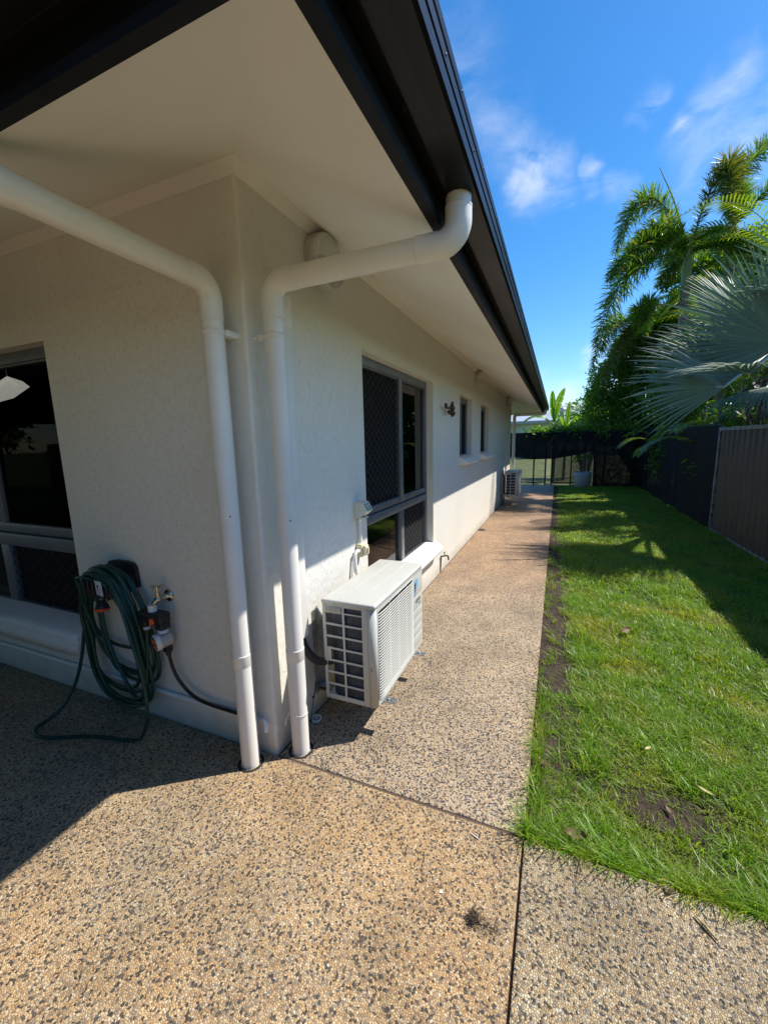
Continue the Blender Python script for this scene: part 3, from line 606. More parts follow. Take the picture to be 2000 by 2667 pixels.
q = MB(); q.add([fs(2.03, 1.03, D + .03), fs(u1 - .04, 1.03, D + .03), fs(u1 - .04, z1 - .07, D + .03), fs(2.03, z1 - .07, D + .03)], [(0, 1, 2, 3)]); q.obj('pane', 'glass', win1)
q = MB(); q.add([fs(u0 + .04, z0 + .035, D + .03), fs(1.97, z0 + .035, D + .03), fs(1.97, .91, D + .03), fs(u0 + .04, .91, D + .03)], [(0, 1, 2, 3)]); q.obj('pane', 'glass', win1)
q = MB()   # sliding sash seen behind the right pane
for a in [((u1 - .165, 1.04), (u1 - .06, z1 - .08)), ((2.04, z1 - .2), (u1 - .164, z1 - .08))]: q.box(fs(*a[0], D + .05), fs(*a[1], D + .07), .002)
q.obj('sash', 'aludark', win1); q = MB(); q.box(fs(1.90, z0 + .05, D + .05), fs(1.962, .9, D + .07), .002)
q.obj('sash', 'aludark', win1)
def sill_mesh(a0, a1, ztop, fn, out_=.105, h=.10, name='sill', parent=None):
    prof = [(-.07, ztop + .012), (.0, ztop - .002), (.045, ztop - .012), (.075, ztop - .022), (.095, ztop - .042), (out_, ztop - .066), (.098, ztop - .088), (.085, ztop - h), (-.005, ztop - h - .006)]
    s2 = MB(); n = 7; L = a1 - a0
    rows = []
    for i, t in enumerate([0, .012, .03, .5, .97, .988, 1]):
        k = [.86, .96, 1, 1, 1, .96, .86][i]; rows.append([fn(a0 + L * t, ztop - h / 2 + (z - ztop + h / 2) * (k if d > 0 else 1), -d * k if d > 0 else -d) for d, z in prof])
    m_ = len(prof); vs = [p for r_ in rows for p in r_]; fcs = [(i * m_ + k, i * m_ + k + 1, (i + 1) * m_ + k + 1, (i + 1) * m_ + k) for i in range(len(rows) - 1) for k in range(m_ - 1)]
    s2.add(vs, fcs, True); s2.add(rows[0], [list(range(m_))]); s2.add(rows[-1], [list(range(m_))[::-1]]); return s2.obj(name, 'sill', parent)
sill_mesh(1.085, 2.83, .425, fs, parent=win1)
for (u0, u1, z0, z1), lb in zip(WIN[1:], ('narrow window nearer the tall one', 'narrow window nearer the far corner')):
    fr, bar = build_window(u0, u1, z0, z1, fs, house, None); bar((u0 + u1) / 2 - .02, (u0 + u1) / 2 + .02, z0 + .04, z1 - .075, D, D + .04)
    wn = fr.obj('window', 'alu', house); wn['label'] = lb
    q = MB(); um = (u0 + u1) / 2; q.add([fs(u0 + .04, z0 + .035, D + .03), fs(um, z0 + .035, D + .03), fs(um, z1 - .07, D + .03), fs(u0 + .04, z1 - .07, D + .03)], [(0, 1, 2, 3)]); q.obj('pane', 'glass', wn)
    q = MB(); q.add([fs(um, z0 + .035, D + .025), fs(u1 - .04, z0 + .035, D + .025), fs(u1 - .04, z1 - .07, D + .025), fs(um, z1 - .07, D + .025)], [(0, 1, 2, 3)]); q.obj('fly_screen', 'mesh', wn)
    sill_mesh(u0 - .02, u1 + .10, z0 + .01, fs, parent=wn)
# --- front window
ff = lambda u, z, d: (u, d, z)
u0, u1, z0, z1 = FW
fr, bar = build_window(u0, u1, z0, z1, ff, house, None)
bar(u0 + .042, u1 - .042, .985, 1.035, D + .006, D + .05); bar(u0 + .042, u1 - .042, .880, .965, D - .002, D + .05); bar(u0 + .044, u1 - .044, .966, .984, D + .025, D + .05)
bar(-2.325, -2.235, z0 + .04, .88, D - .004, D + .045); bar(-2.36, -2.24, 1.035, z1 - .075, D + .004, D + .045)
win2 = fr.obj('window', 'alu', house); win2['label'] = 'shaded front window left of the coiled hose'
q = MB(); q.add([ff(-2.24, 1.03, D + .03), ff(u1 - .04, 1.03, D + .03), ff(u1 - .04, z1 - .07, D + .03), ff(-2.24, z1 - .07, D + .03)], [(0, 1, 2, 3)]); q.obj('pane', 'glass2', win2)
q = MB(); q.add([ff(u0 + .04, 1.03, D + .035), ff(-2.35, 1.03, D + .035), ff(-2.35, z1 - .07, D + .035), ff(u0 + .04, z1 - .07, D + .035)], [(0, 1, 2, 3)]); q.obj('pane', 'glass', win2)
q = MB(); q.add([ff(u0 + .04, z0 + .035, D + .03), ff(-2.32, z0 + .035, D + .03), ff(-2.32, .89, D + .03), ff(u0 + .04, .89, D + .03)], [(0, 1, 2, 3)]); q.obj('pane', 'glass', win2)
sc = MB(); diamond(sc, -2.235, u1 - .042, z0 + .04, .88, .088, .068, .0028, lambda u, z, d: (u, D + .012, z)); sc.obj('security_screen', 'grille', win2)
q = MB(); q.add([ff(-2.24, z0 + .035, D + .035), ff(u1 - .04, z0 + .035, D + .035), ff(u1 - .04, .89, D + .035), ff(-2.24, .89, D + .035)], [(0, 1, 2, 3)]); q.obj('fly_screen', 'mesh', win2)
sill_mesh(u0 - .02, u1 + .03, z0 + .02, ff, out_=.085, h=.16, parent=win2)
# ceiling lamp inside the front room, seen through the glass
lampo = thing('pendant_light', 'square white pendant shade seen through the front window glass', 'light', (-4.0, 1.0, 2.0))
q = MB(); cq = [(-3.65, .98, 2.15), (-4.0, .90, 1.985), (-4.34, .98, 2.12), (-3.99, 1.06, 2.275)]; cm = Vector((-3.995, .98, 2.13))
qb = [tuple(cm.lerp(Vector(p), .62) + Vector((0, .16, .02))) for p in cq]; qi = [tuple(cm.lerp(Vector(p), .80) + Vector((0, .03, 0))) for p in cq]
q.add(cq + qb + qi, [(0, 1, 5, 4), (1, 2, 6, 5), (2, 3, 7, 6), (3, 0, 4, 7), (4, 5, 6, 7), (0, 1, 9, 8), (1, 2, 10, 9), (2, 3, 11, 10), (3, 0, 8, 11), (8, 9, 10, 11)]); q.obj('lamp_shade', emis('lamp_glow', (.75, .72, .62), .30), lampo)
q = MB(); q.tube([(-3.99, 1.06, 2.27), (-3.99, 1.06, 2.445)], .004, 6); q.obj('flex', 'white', lampo)

# ================================================================== DOWNPIPES
def ringcol(p, axis, r=.0485, h=.004, mb=None):
    mb.lathe([(r - .004, -h), (r, -h * .6), (r, h * .6), (r - .004, h)], p, axis, 24)
def downpipe(label, base, ztop_mid, end, out_end, rings, bracket_to, up_z, group='downpipes against the house'):
    t = thing('downpipe', label, 'downpipe', (base[0], base[1], 0), group)
    e = Vector(end); P = [(base[0], base[1], -.03), (base[0], base[1], ztop_mid), (end[0], end[1], end[2]), (end[0], end[1], up_z)]
    b = MB(); b.tube(bend_path(P, .062, 9), .0425, 28); b.obj('pipe', 'pipe', t)
    # moulded elbows, slightly wider than the pipe
    el = MB(); v1 = (Vector(P[2]) - Vector(P[1])).normalized()
    c = Vector(P[1]); el.tube(bend_path([c + Vector((0, 0, -.145)), c, c + v1 * .13], .065, 9), .0450, 28)
    for pp, aa in ((c + Vector((0, 0, -.143)), Vector((0, 0, 1))), (c + v1 * .128, v1)): el.lathe([(.0440, -.004), (.0457, -.003), (.0457, .002), (.0440, .003)], pp, aa, 28)
    el.obj('elbow', 'pipe', t)
    el = MB(); c = Vector(P[2]); el.tube(bend_path([c - v1 * .145, c, Vector((c.x, c.y, c.z + .110))], .065, 9), .0450, 28)
    for pp, aa in (((c - v1 * .143, v1), (c + Vector((0, 0, .104)), Vector((0, 0, 1)))) if base[0] > 0 else ()): el.lathe([(.0440, -.004), (.0457, -.003), (.0457, .002), (.0440, .003)], pp, aa, 28)
    el.obj('elbow', 'pipe', t)
    for z in rings:
        rb = MB(); rb.lathe([(.0425, -.030), (.0438, -.028), (.0438, .020), (.0445, .022), (.0445, .026), (.0425, .028)], (base[0], base[1], z), (0, 0, 1), 28); rb.obj('joint_collar', 'pipe', t)
    if bracket_to:
        for z in (1.965,):
            b = MB(); a = Vector((base[0], base[1], z)); w_ = Vector((bracket_to[0], bracket_to[1], z))
            b.lathe([(.043, -.010), (.0448, -.009), (.0448, .009), (.043, .010)], a, (0, 0, 1), 28)
            dr = (w_ - a).normalized(); b.box(a + dr * .03 + Vector((-.006, -.006, -.012)), w_ + Vector((.008, .008, .012)), .003)
            b.ball(tuple(w_ + Vector((0, 0, 0))), .009); b.obj('bracket', 'pipe', t)
    # grate ring where the pipe enters the slab
    b = MB(); b.lathe([(.049, .001), (.060, .0035), (.062, .001)], (base[0], base[1], 0), (0, 0, 1), 32); b.obj('floor_collar', 'tar', t)
    return t
dp1 = downpipe('cream downpipe on the shaded front wall, nearest the camera', (-.090, -.088), 2.155, (-.10, -.87, 2.17), None, (.545,), (-.045, -.002), 2.33)
dp2 = downpipe('cream downpipe on the side wall with a long arm out to the gutter', (.090, .072), 2.178, (.868, .072, 2.178), None, (.525,), (.002, .050), 2.325)
dp3 = downpipe('distant downpipe at the far corner of the house', (.075, 10.56), 2.20, (.868, 10.56, 2.20), None, (), None, 2.33)
b = MB(); b.lathe([(.0455, -.002), (.0475, 0), (.0455, .002)], (.090, .072, .215), (.1, .1, 1), 24); b.tube(smooth_path([(.055, .04, .215), (.045, .03, .19), (.040, .025, .155)], 4), .002, 6); b.obj('cable_tie', 'white', dp2)
for k in range(2):
    b = MB(); b.ball((.13, .045, 1.18) if k == 0 else (-.05, -.125, 1.22), .0035, n=6); b.obj('plug', 'ack', dp2 if k == 0 else dp1)
b = MB(); b.box((-.16, -.03, .05), (-.125, -.002, .13), .008); b.obj('foot_clip', 'pipe', dp1)

# air-conditioner line cover behind the second downpipe
t = thing('pipe_duct', 'square-sided cream line cover running up the wall behind the side downpipe', 'duct', (0, .21, .53))
b = MB(); b.box((.001, .165, .53), (.060, .248, 2.05), .012); b.obj('duct_cover', 'pipe', t)
b = MB(); b.box((.001, .158, 2.02), (.066, .256, 2.19), .025); b.obj('duct_cap', 'pipe', t)

# ================================================================== AIR CONDITIONERS
def air_con(ox, oy, oz, label, logos=True):
    """outdoor unit: back plane x=ox, near side y=oy, base z=oz"""
    WX, WY, HZ = .30, .76, .56
    t = thing('air_conditioner', label, 'air conditioner', (ox + WX / 2, oy + WY / 2, oz), 'outdoor air conditioner units')
    X0, X1, Y0, Y1, Z0, Z1 = ox, ox + WX, oy, oy + WY, oz, oz + HZ
    P = lambda x, y, z: (X0 + x, Y0 + y, Z0 + z)
    # near side frame with grid of openings: fractions along x (0 wall .. 1 front)
    fr = MB(); th = .006
    def bx(a0, a1, c0, c1, d=th): fr.box(P(a0 * WX, 0, c0 * HZ), P(a1 * WX, d, c1 * HZ), .0015)
    cols = [(.06, .385), (.425, .755)]
    rows = [(.045 + .1205 * k, .045 + .1205 * k + .102) for k in range(7)]
    bx(0, .06, 0, .955); bx(.385, .425, .045, .955); bx(.755, .86, 0, .955); bx(.06, .755, 0, .045); 
    fr.box(P(.06 * WX, 0, .955 * HZ), P(.755 * WX, th, .957 * HZ))
    for k in range(6):
        z_a, z_b = rows[k][1], rows[k + 1][0]; bx(.06, .385, z_a, z_b); bx(.425, .755, z_a, z_b)
    bx(.06, .385, rows[6][1], .955); bx(.425, .755, rows[6][1], rows[6][1] + .012); bx(.425, .755, .935, .955)
    bx(.06, .14, rows[3][0], rows[3][1])
    fr.obj('side_panel', 'acw', t)
    h = MB()
    h.box(P(.05 * WX, -.007, .885 * HZ), P(.38 * WX, .002, .935 * HZ), .004)
    for k in range(5): h.box(P((.08 + .065 * k) * WX, -.010, .893 * HZ), P((.10 + .065 * k) * WX, -.006, .927 * HZ), .001)
    h.obj('grab_handle', 'lbase', t)
    # shell: back, base, far side
    sh = MB(); sh.box(P(.004, .01, .0), P(WX - .01, WY - .002, .012)); sh.box(P(.03, WY - .006, .012), P(WX - .02, WY, HZ - .02)); sh.box(P(.0, .50, .012), P(.012, WY - .006, HZ - .02)); sh.box(P(.012, .50, .013), P(WX - .03, .506, HZ - .03)); sh.obj('casing', 'acw', t)
    ins = MB(); ins.box(P(WX - .028, .012, .014), P(WX - .022, WY - .008, HZ - .03)); ins.obj('fan_cavity', 'ack', t)
    co = MB(); co.box(P(.10, .012, .014), P(WX - .062, .04, HZ - .03)); co.box(P(.012, .10, .014), P(.04, .49, HZ - .03)); 
    cv = [P(.10 - .088 * math.sin(a), .10 - .088 * math.cos(a), .014) for a in [math.pi / 2 * k / 8 for k in range(9)]]; co.poly(cv + [P(.04, .10, .014), P(.10, .04, .014)], (0, 0, HZ - .046)); co.obj('condenser_coil', 'coil', t)
    # top cover with pressed ribs
    tp = MB(); tp.box(P(-.006, -.006, HZ - .026), P(WX + .004, WY + .004, HZ), .011)
    for fx in (.33, .66): tp.box(P(fx * WX - .003, .02, HZ - .0005), P(fx * WX + .003, WY - .02, HZ + .0022), .001)
    tp.obj('top_cover', 'acw', t)
    # front: rounded corner post, bell mouth frame, smooth service panel
    fp = MB(); R = .026
    arc = [P(WX - R + R * math.sin(a), R - R * math.cos(a), 0) for a in [math.pi / 2 * k / 7 for k in range(8)]]
    fp.poly([P(.86 * WX + .0015, 0, 0)] + arc + [P(WX - .006, R, 0), P(.86 * WX + .0015, .012, 0)], (0, 0, HZ - .027), True)
    gy0, gy1, gz0, gz1 = .035, .565, .035, HZ - .048
    fp.box(P(WX - .008, gy0 - .012, .002), P(WX, WY - .002, gz0)); fp.box(P(WX - .008, gy0 - .012, gz1), P(WX, WY - .002, HZ - .0275)); fp.box(P(WX - .008, gy1, gz0), P(WX, gy1 + .01, gz1))
    zc = [gz0, .105, .165, .225, .285, .375, gz1]
    for a, c in zip(zc, zc[1:]): fp.box(P(WX - .008, gy1 + .0105, a + .0012), P(WX + .0005, WY - .0015, c - .0012), .002)
    fp.obj('front_panel', 'acw', t)
    gm = MB(); ns = 31
    bm_z = [gz0 + (gz1 - gz0) * (k + .5) / ns for k in range(ns)]
    for z in bm_z:
        pts = [(WX + .001, gy0, z - .006), (WX + .008, gy0 + .012, z - .004), (WX + .015, gy0 + .035, z + .001), (WX + .017, gy0 + .07, z + .002), (WX + .017, gy1 - .07, z + .002), (WX + .013, gy1 - .02, z), (WX + .002, gy1, z)]
        tp_ = [P(*p) for p in pts]; bt = [P(p[0], p[1], p[2] - .0034) for p in pts]; bk = [P(p[0] - .004, p[1] + (.004 if i == 0 else 0), p[2] + .0016) for i, p in enumerate(pts)]
        m_ = len(pts); vs = tp_ + bt + bk; fcs = []
        for i in range(m_ - 1): fcs += [(i, i + 1, m_ + i + 1, m_ + i), (i, 2 * m_ + i, 2 * m_ + i + 1, i + 1), (m_ + i, m_ + i + 1, 2 * m_ + i + 1, 2 * m_ + i)]
        gm.add(vs, fcs)
    gm.tube([P(WX + .001, gy0 - .004, gz0), P(WX + .001, gy0 - .004, gz1 + .004), P(WX + .002, gy1 + .004, gz1 + .004)], .0032, 6)
    for yy in (gy0 + .15, gy0 + .28, gy0 + .41): gm.box(P(WX + .002, yy - .0015, gz0), P(WX + .006, yy + .0015, gz1))
    gm.obj('fan_grille', 'acw', t)
    for c_, r_, s3 in [(P(.25 * WX, -.007, HZ - .013), .0055, (1, .5, 1)), (P(.70 * WX, -.007, HZ - .013), .0055, (1, .5, 1)), (P(.90 * WX, 0, .05), .003, (1, .5, 1)), (P(.90 * WX, 0, .30), .003, (1, .5, 1)), (P(.90 * WX, 0, .52), .003, (1, .5, 1)),
                       (P(.86 * WX + .02, -.001, .215), .009, (1, .3, 1)), (P(.33 * WX, .17, HZ + .002), .003, (1, 1, .5)), (P(.66 * WX, .52, HZ + .002), .003, (1, 1, .5))]:
        sw = MB(); sw.ball(c_, r_, s3, 8); sw.obj('screw', 'grey', t)
    # wall bracket: two uprights, arms and slotted tips
    for yy in (.10, .62):
        br = MB(); a = Y0 + yy
        br.box((.002, a - .022, Z0 - .06), (.006, a + .022, Z0 + .44)); br.box((.006, a + .018, Z0 - .06), (.044, a + .022, Z0 + .40)); br.poly([(.006, a + .018, Z0 + .40), (.044, a + .018, Z0 + .40), (.006, a + .018, Z0 + .46)], (0, .004, 0))
        br.box((.006, a - .022, Z0 - .0065), (X1 + .062, a + .022, Z0 - .003)); br.box((.006, a + .018, Z0 - .05), (X1 - .04, a + .022, Z0 - .0065))
        br.box((X1 + .01, a - .004, Z0 - .003), (X1 + .045, a + .004, Z0 - .001)); br.lathe([(.009, 0), (.009, .008), (0.001, .008)], (X1 + .02, a, Z0 - .003), (0, 0, 1), 6)
        br.obj('wall_bracket', 'galv', t)
    if logos:
        lg = MB(); a0, a1 = .600, .668; x = WX + .0014; zt, zb = .468, .378
        lg.poly([P(x, a0 + .022, zt), P(x, a1, zt), P(x, a0 + .01, zb)], (.0006, 0, 0)); lg.obj('emblem', 'acb', t)
        lg = MB(); lg.poly([P(x, a0 + .002, zt), P(x, a0 + .027, zt), P(x, a0 + .003, zb + .03)], (.0008, 0, 0)); lg.obj('emblem', 'ack', t)
        text('DAIKIN', P(x, a0, zt + .006), .0205, 'acb', t, 'lettering')
        lg = MB(); lg.poly([P(x, .618, .330), P(x, .634, .330), P(x, .634, .352), P(x, .618, .352)], (.0006, 0, 0)); lg.obj('emblem', 'acg', t)
        lg = MB(); lg.poly([P(x, .636, .330), P(x, .712, .330), P(x, .712, .352), P(x, .636, .352)], (.0005, 0, 0)); lg.obj('sticker', 'ack', t)
        text('INVERTER', P(x + .0009, .640, .336), .0145, 'white', t, 'lettering'); text('R32', P(x, .684, .306), .018, 'ack', t, 'lettering')
    return t
def text(s, pos, size, m_, parent, name, rotm=None):
    cu = bpy.data.curves.new(name, 'FONT'); cu.body = s; cu.size = size; cu.extrude = .0002; cu.resolution_u = 3
    tmp = bpy.data.objects.new(name, cu); COL.objects.link(tmp); bpy.context.view_layer.update()
    me = bpy.data.meshes.new_from_object(tmp.evaluated_get(bpy.context.evaluated_depsgraph_get())); bpy.data.objects.remove(tmp)
    R_ = rotm or Matrix(((0, 0, 1), (1, 0, 0), (0, 1, 0)))   # text lies in the plane facing +x, reading towards +y
    me.transform(Matrix.Translation(Vector(pos) + R_ @ Vector((0, 0, .0006))) @ R_.to_4x4()); me.materials.clear(); me.materials.append(MT[m_])
    o = bpy.data.objects.new(name, me); COL.objects.link(o); o.parent = parent; o.matrix_parent_inverse = inv(parent); return o
ac1 = air_con(.12, .282, .168, 'cream outdoor air conditioner with blue emblem beside the near side window')
ac2 = air_con(.11, 8.42, .235, 'distant outdoor air conditioner near the far corner of the wall')
b = MB(); b.tube(smooth_path([(.035, .205, .56), (.04, .21, .50), (.06, .225, .44), (.085, .25, .395), (.11, .285, .372), (.15, .32, .368)], 6), .021, 14)
tag(b.obj('insulated_pipe', 'rubber'), 'thick black insulated pipe curving from the line cover into the near air conditioner', 'pipe')
b = MB(); b.tube(smooth_path([(.05, .29, .235), (.07, .25, .215), (.09, .205, .20)], 4), .003, 6); b.ball((.085, .21, .203), .007, n=8); b.tube(smooth_path([(.085, .21, .20), (.088, .19, .15), (.085, .175, .07)], 4), .0025, 6)
tag(b.obj('drain_tube', 'rubber'), 'thin black tie and tube hanging behind the side downpipe', 'tube')
b = MB(); b.tube(bend_path([(.0, 8.74, .13), (.075, 8.74, .13), (.09, 8.70, .0)], .02, 6), .017, 12); tag(b.obj('drain_elbow', 'white'), 'white pipe elbow at the wall foot below the distant air conditioner', 'pipe')
b = MB(); b.box((.001, 8.60, .45), (.05, 8.68, .80), .01); tag(b.obj('isolator_box', 'grey'), 'grey switch box on the wall above the distant air conditioner', 'switch')

# ================================================================== ELECTRICAL
t = thing('isolator_switch', 'small cream isolator switch with grey conduit beside the tall window', 'switch', (0, .95, .78))
b = MB(); b.box((.002, .915, .765), (.045, .985, .855), .008); b.obj('switch_body', 'cream', t)
b = MB(); b.box((.045, .925, .775), (.072, .975, .845), .010); b.obj('cover', 'cream', t)
b = MB(); b.box((.0725, .940, .790), (.084, .952, .830), .003); b.obj('knob', 'cream', t)
b = MB(); b.tube([(.022, .950, .855), (.022, .950, 1.035)], .0115, 14); b.lathe([(.0115, 0), (.0135, .001), (.0135, .035), (.0115, .036)], (.022, .950, 1.0), (0, 0, 1), 14); b.obj('conduit', 'white', t)
cable = bend_path([(.022, .915, .81), (.022, .865, .808), (.03, .850, .74), (.055, .835, .60)], .025, 6)
b = MB(); b.tube(cable, .0105, 12)
for k in range(3): b.lathe([(.0105, -.006), (.0145, -.005), (.0145, .005), (.0105, .006)], (.022, .907 - .012 * k, .81), (0, 1, 0), 14)
b.obj('flexible_conduit', 'white', t)
b = MB(); b.tube(smooth_path([(.03, .87, .825), (.022, .85, .80), (.014, .835, .72), (.012, .825, .60)], 5), .003, 8); b.obj('cable', 'white', t)
t = thing('junction_box', 'six-sided pale box with a sloping stickered face left of the tall window', 'junction box', (0, .95, 1.03))
b = MB(); pf = [(.002, 1.035), (.045, 1.035), (.098, 1.078), (.072, 1.128), (.052, 1.140), (.002, 1.137)]
b.poly([(x, .905, z) for x, z in pf], (0, .09, 0)); b.obj('box_body', 'boxp', t)
st = MB(); 
for k in range(2):
    for i in range(5):
        a, c = .915 + .04 * k, .006 + .0105 * i; d0 = Vector((.098, 0, 1.078)); d1 = Vector((.072, 0, 1.128)); dv = (d1 - d0); n0 = Vector((.889, 0, .458))
        wdt = (.030, .018, .026, .012, .028)[i]; p0 = d0 + dv * (.12 + .17 * i) + n0 * .0006; p1 = p0 + dv * .09
        st.add([(p0.x, a, p0.z), (p0.x, a + wdt, p0.z), (p1.x, a + wdt, p1.z), (p1.x, a, p1.z)], [(0, 1, 2, 3)])
st.obj('sticker', 'ack', t)
b = MB(); b.lathe([(.011, 0), (.013, -.001), (.013, -.0015), (.0145, -.0015), (.0145, 0)], (.022, .905, 1.085), (0, 1, 0), 20); b.obj('knockout', 'boxp', t)
b = MB(); b.box((.03, .915, 1.028), (.070, .985, 1.0345)); b.obj('lip', 'boxp', t)

def wall_light(y, z, r, label):
    t = thing('wall_light', label, 'light', (0, y, z), 'round bulkhead lights under the eave')
    b = MB(); b.lathe([(r, .001), (r, .040), (r * .985, .046), (r * .95, .050)], (0, y, z), (1, 0, 0), 44); b.obj('base', 'lbase', t)
    b = MB(); b.lathe([(r * .96, .048), (r * .97, .072), (r * .90, .084), (r * .80, .087), (r * .78, .083)], (0, y, z), (1, 0, 0), 44); b.ball((.085, y - r * .5, z + r * .55), .005, n=6); b.obj('rim', 'lens', t)
    b = MB(); b.lathe([(r * .80, .083), (r * .70, .094), (r * .4, .102), (0, .104)], (0, y, z), (1, 0, 0), 44); b.obj('diffuser', 'lens', t)
    # half-moon hood over the lower part
    b = MB(); n = 18; vs = []; fcs = []
    for k in range(n + 1):
        a = math.pi * (1.05 + .90 * k / n); vs += [(.05, y + r * 1.0 * math.cos(a), z + r * 1.0 * math.sin(a)), (.094, y + r * .93 * math.cos(a), z + r * .93 * math.sin(a)), (.098, y + r * .62 * math.cos(a), z + r * .62 * math.sin(a))]
    for k in range(n): fcs += [(3 * k, 3 * k + 3, 3 * k + 4, 3 * k + 1), (3 * k + 1, 3 * k + 4, 3 * k + 5, 3 * k + 2)]
    b.add(vs, fcs, True); b.obj('eyelid', 'lbase', t)
wall_light(.60, 2.455, .135, 'large round bulkhead light behind the arm of the side downpipe')
wall_light(5.18, 2.46, .125, 'round bulkhead light under the eave between the narrow windows')
wall_light(9.38, 2.46, .13, 'round bulkhead light nearest the far corner of the house')

# rusty cast bracket ornament
b = MB()
b.box((.0, 3.50, 1.83), (.012, 3.56, 1.95), .004)
b.tube(smooth_path([(.02, 3.53, 1.90), (.06, 3.42, 1.925), (.07, 3.30, 1.90), (.05, 3.18, 1.885), (.06, 3.08, 1.90)], 5), [.014] * 4 + [.011] * 13 + [.014] * 3 + [.016], 8)
b.tube(smooth_path([(.02, 3.53, 1.865), (.05, 3.42, 1.855), (.06, 3.32, 1.86), (.05, 3.22, 1.845)], 5), .011, 8)
b.ball((.06, 3.07, 1.90), .03, (.6, .7, 1.1)); b.ball((.06, 3.20, 1.842), .024, (.6, .8, 1.1)); b.ball((.02, 3.54, 1.965), .022, (.7, .8, 1)); b.ball((.03, 3.585, 1.85), .028, (.6, 1, .8)); b.ball((.03, 3.50, 1.925), .02); b.ball((.02, 3.55, 1.83), .022); b.ball((.02, 3.60, 1.91), .018); b.ball((.025, 3.53, 1.88), .032, (.6, 1, 1.6))
tag(b.obj('wall_ornament', 'rust'), 'rusty two-armed iron ornament on the wall right of the tall window', 'ornament')
# low tap
t = thing('wall_tap', 'small brown garden tap low on the side wall past the window sill', 'tap', (0, 3.08, .05))
b = MB(); b.tube([(.0, 3.06, -.0), (.012, 3.06, .20)], .007, 8); b.tube(smooth_path([(.012, 3.06, .19), (.05, 3.08, .195), (.08, 3.10, .19), (.085, 3.11, .14)], 4), .009, 8); b.obj('spout', 'rust', t)
b = MB(); b.tube([(.045, 3.08, .20), (.045, 3.08, .235)], .005, 6); b.tube([(.045, 3.05, .235), (.045, 3.11, .235)], .006, 6); b.obj('handle', 'rust', t)
# drains
def drain(x, y, r, m_, label):
    t = thing('floor_drain', label, 'drain', (x, y, 0))
    b = MB(); b.lathe([(r, .0), (r, .005), (r * .95, .007), (r * .82, .007), (r * .80, .0055), (0, .0055)], (x, y, 0), (0, 0, 1), 36); b.obj('rim', m_, t)
    b = MB()
    for k in range(12):
        a = 2 * math.pi * k / 12; ca, sa = math.cos(a), math.sin(a); rot_ = lambda p, q: (x + p * ca - q * sa, y + p * sa + q * ca, .0062)
        b.add([rot_(r * .25, -r * .05), rot_(r * .72, -r * .09), rot_(r * .72, r * .09), rot_(r * .25, r * .05)], [(0, 1, 2, 3)])
    b.obj('slot', 'ack', t); return t
drain(.034, .30, .031, 'white', 'round white slotted drain at the wall foot under the air conditioner')
drain(.062, 5.52, .058, 'tar', 'dark round drain cover on the path below the narrow windows')

# ================================================================== GARDEN TAP, TIMER, HOSES (front wall)
t = thing('garden_tap', 'chrome garden tap on the shaded front wall', 'tap', (-.634, 0, .75))
b = MB(); b.lathe([(.034, -.001), (.034, -.004), (.030, -.009), (.018, -.016), (.012, -.02), (.011, -.05)], (-.634, 0, .75), (0, 1, 0), 24); b.obj('wall_flange', 'brass', t)
b = MB(); b.tube(smooth_path([(-.634, -.02, .75), (-.64, -.050, .750), (-.648, -.066, .742), (-.656, -.078, .722), (-.660, -.082, .700)], 4), [.011] * 4 + [.015] * 5 + [.012] * 8, 14); b.obj('spout', 'brass', t)
b = MB(); b.tube([(-.645, -.056, .755), (-.645, -.056, .785)], .0115, 14); b.tube([(-.645, -.056, .785), (-.645, -.056, .812)], .006, 10); b.obj('bonnet', 'brass', t)
b = MB(); b.tube([(-.672, -.056, .814), (-.618, -.056, .814)], .0042, 8)
b.tube([(-.645, -.083, .814), (-.645, -.029, .814)], .0042, 8)
for p in ((-.674, -.056, .814), (-.616, -.056, .814), (-.645, -.085, .814), (-.645, -.027, .814), (-.645, -.056, .815)): b.ball(p, .0072, n=8)
b.obj('handle', 'brass', t)
t = thing('tap_splitter', 'black two-way tap splitter with an orange valve under the chrome tap', 'hose fitting', (-.66, -.08, .64))
b = MB(); b.lathe([(.022, 0), (.022, .018), (.019, .020), (.022, .022), (.022, .036)], (-.660, -.082, .690), (0, 0, 1), 16); b.obj('tap_nut', 'white', t)
b = MB(); b.box((-.735, -.115, .640), (-.572, -.052, .692), .008); b.box((-.745, -.112, .606), (-.690, -.056, .645), .007); b.box((-.625, -.112, .606), (-.572, -.056, .645), .007); b.obj('valve_body', 'bplast', t)
b = MB(); b.ball((-.632, -.116, .652), .015, (1, .55, 1.2)); b.box((-.636, -.128, .636), (-.628, -.116, .668), .002); b.obj('valve_knob', 'orange', t)
b = MB(); b.lathe([(.013, 0), (.018, .002), (.018, .02), (.013, .022)], (-.716, -.084, .585), (0, 0, 1), 16); b.obj('outlet', 'bluew', t)
t = thing('water_timer', 'cream tap timer with a round dial of orange markers', 'tap timer', (-.61, -.08, .54))
b = MB(); b.lathe([(.014, .026), (.020, .024), (.020, .008), (.024, .006), (.024, -.012), (.017, -.014)], (-.599, -.084, .598), (0, 0, 1), 18); b.obj('inlet_nut', 'bluew', t)
ax = Vector((-.35, -.93, -.1)).normalized(); cb = Vector((-.598, -.052, .545))
b = MB(); b.lathe([(.0, -.01), (.034, -.008), (.038, .0), (.039, .045), (.040, .05)], cb, ax, 28); b.obj('timer_body', 'timer', t)
b = MB(); b.lathe([(.041, .048), (.0435, .052), (.0435, .070), (.040, .074), (.036, .074)], cb, ax, 28); b.obj('bezel', 'lens', t)
b = MB(); b.lathe([(.036, .071), (0, .070)], cb, ax, 28); b.obj('dial', 'ack', t)
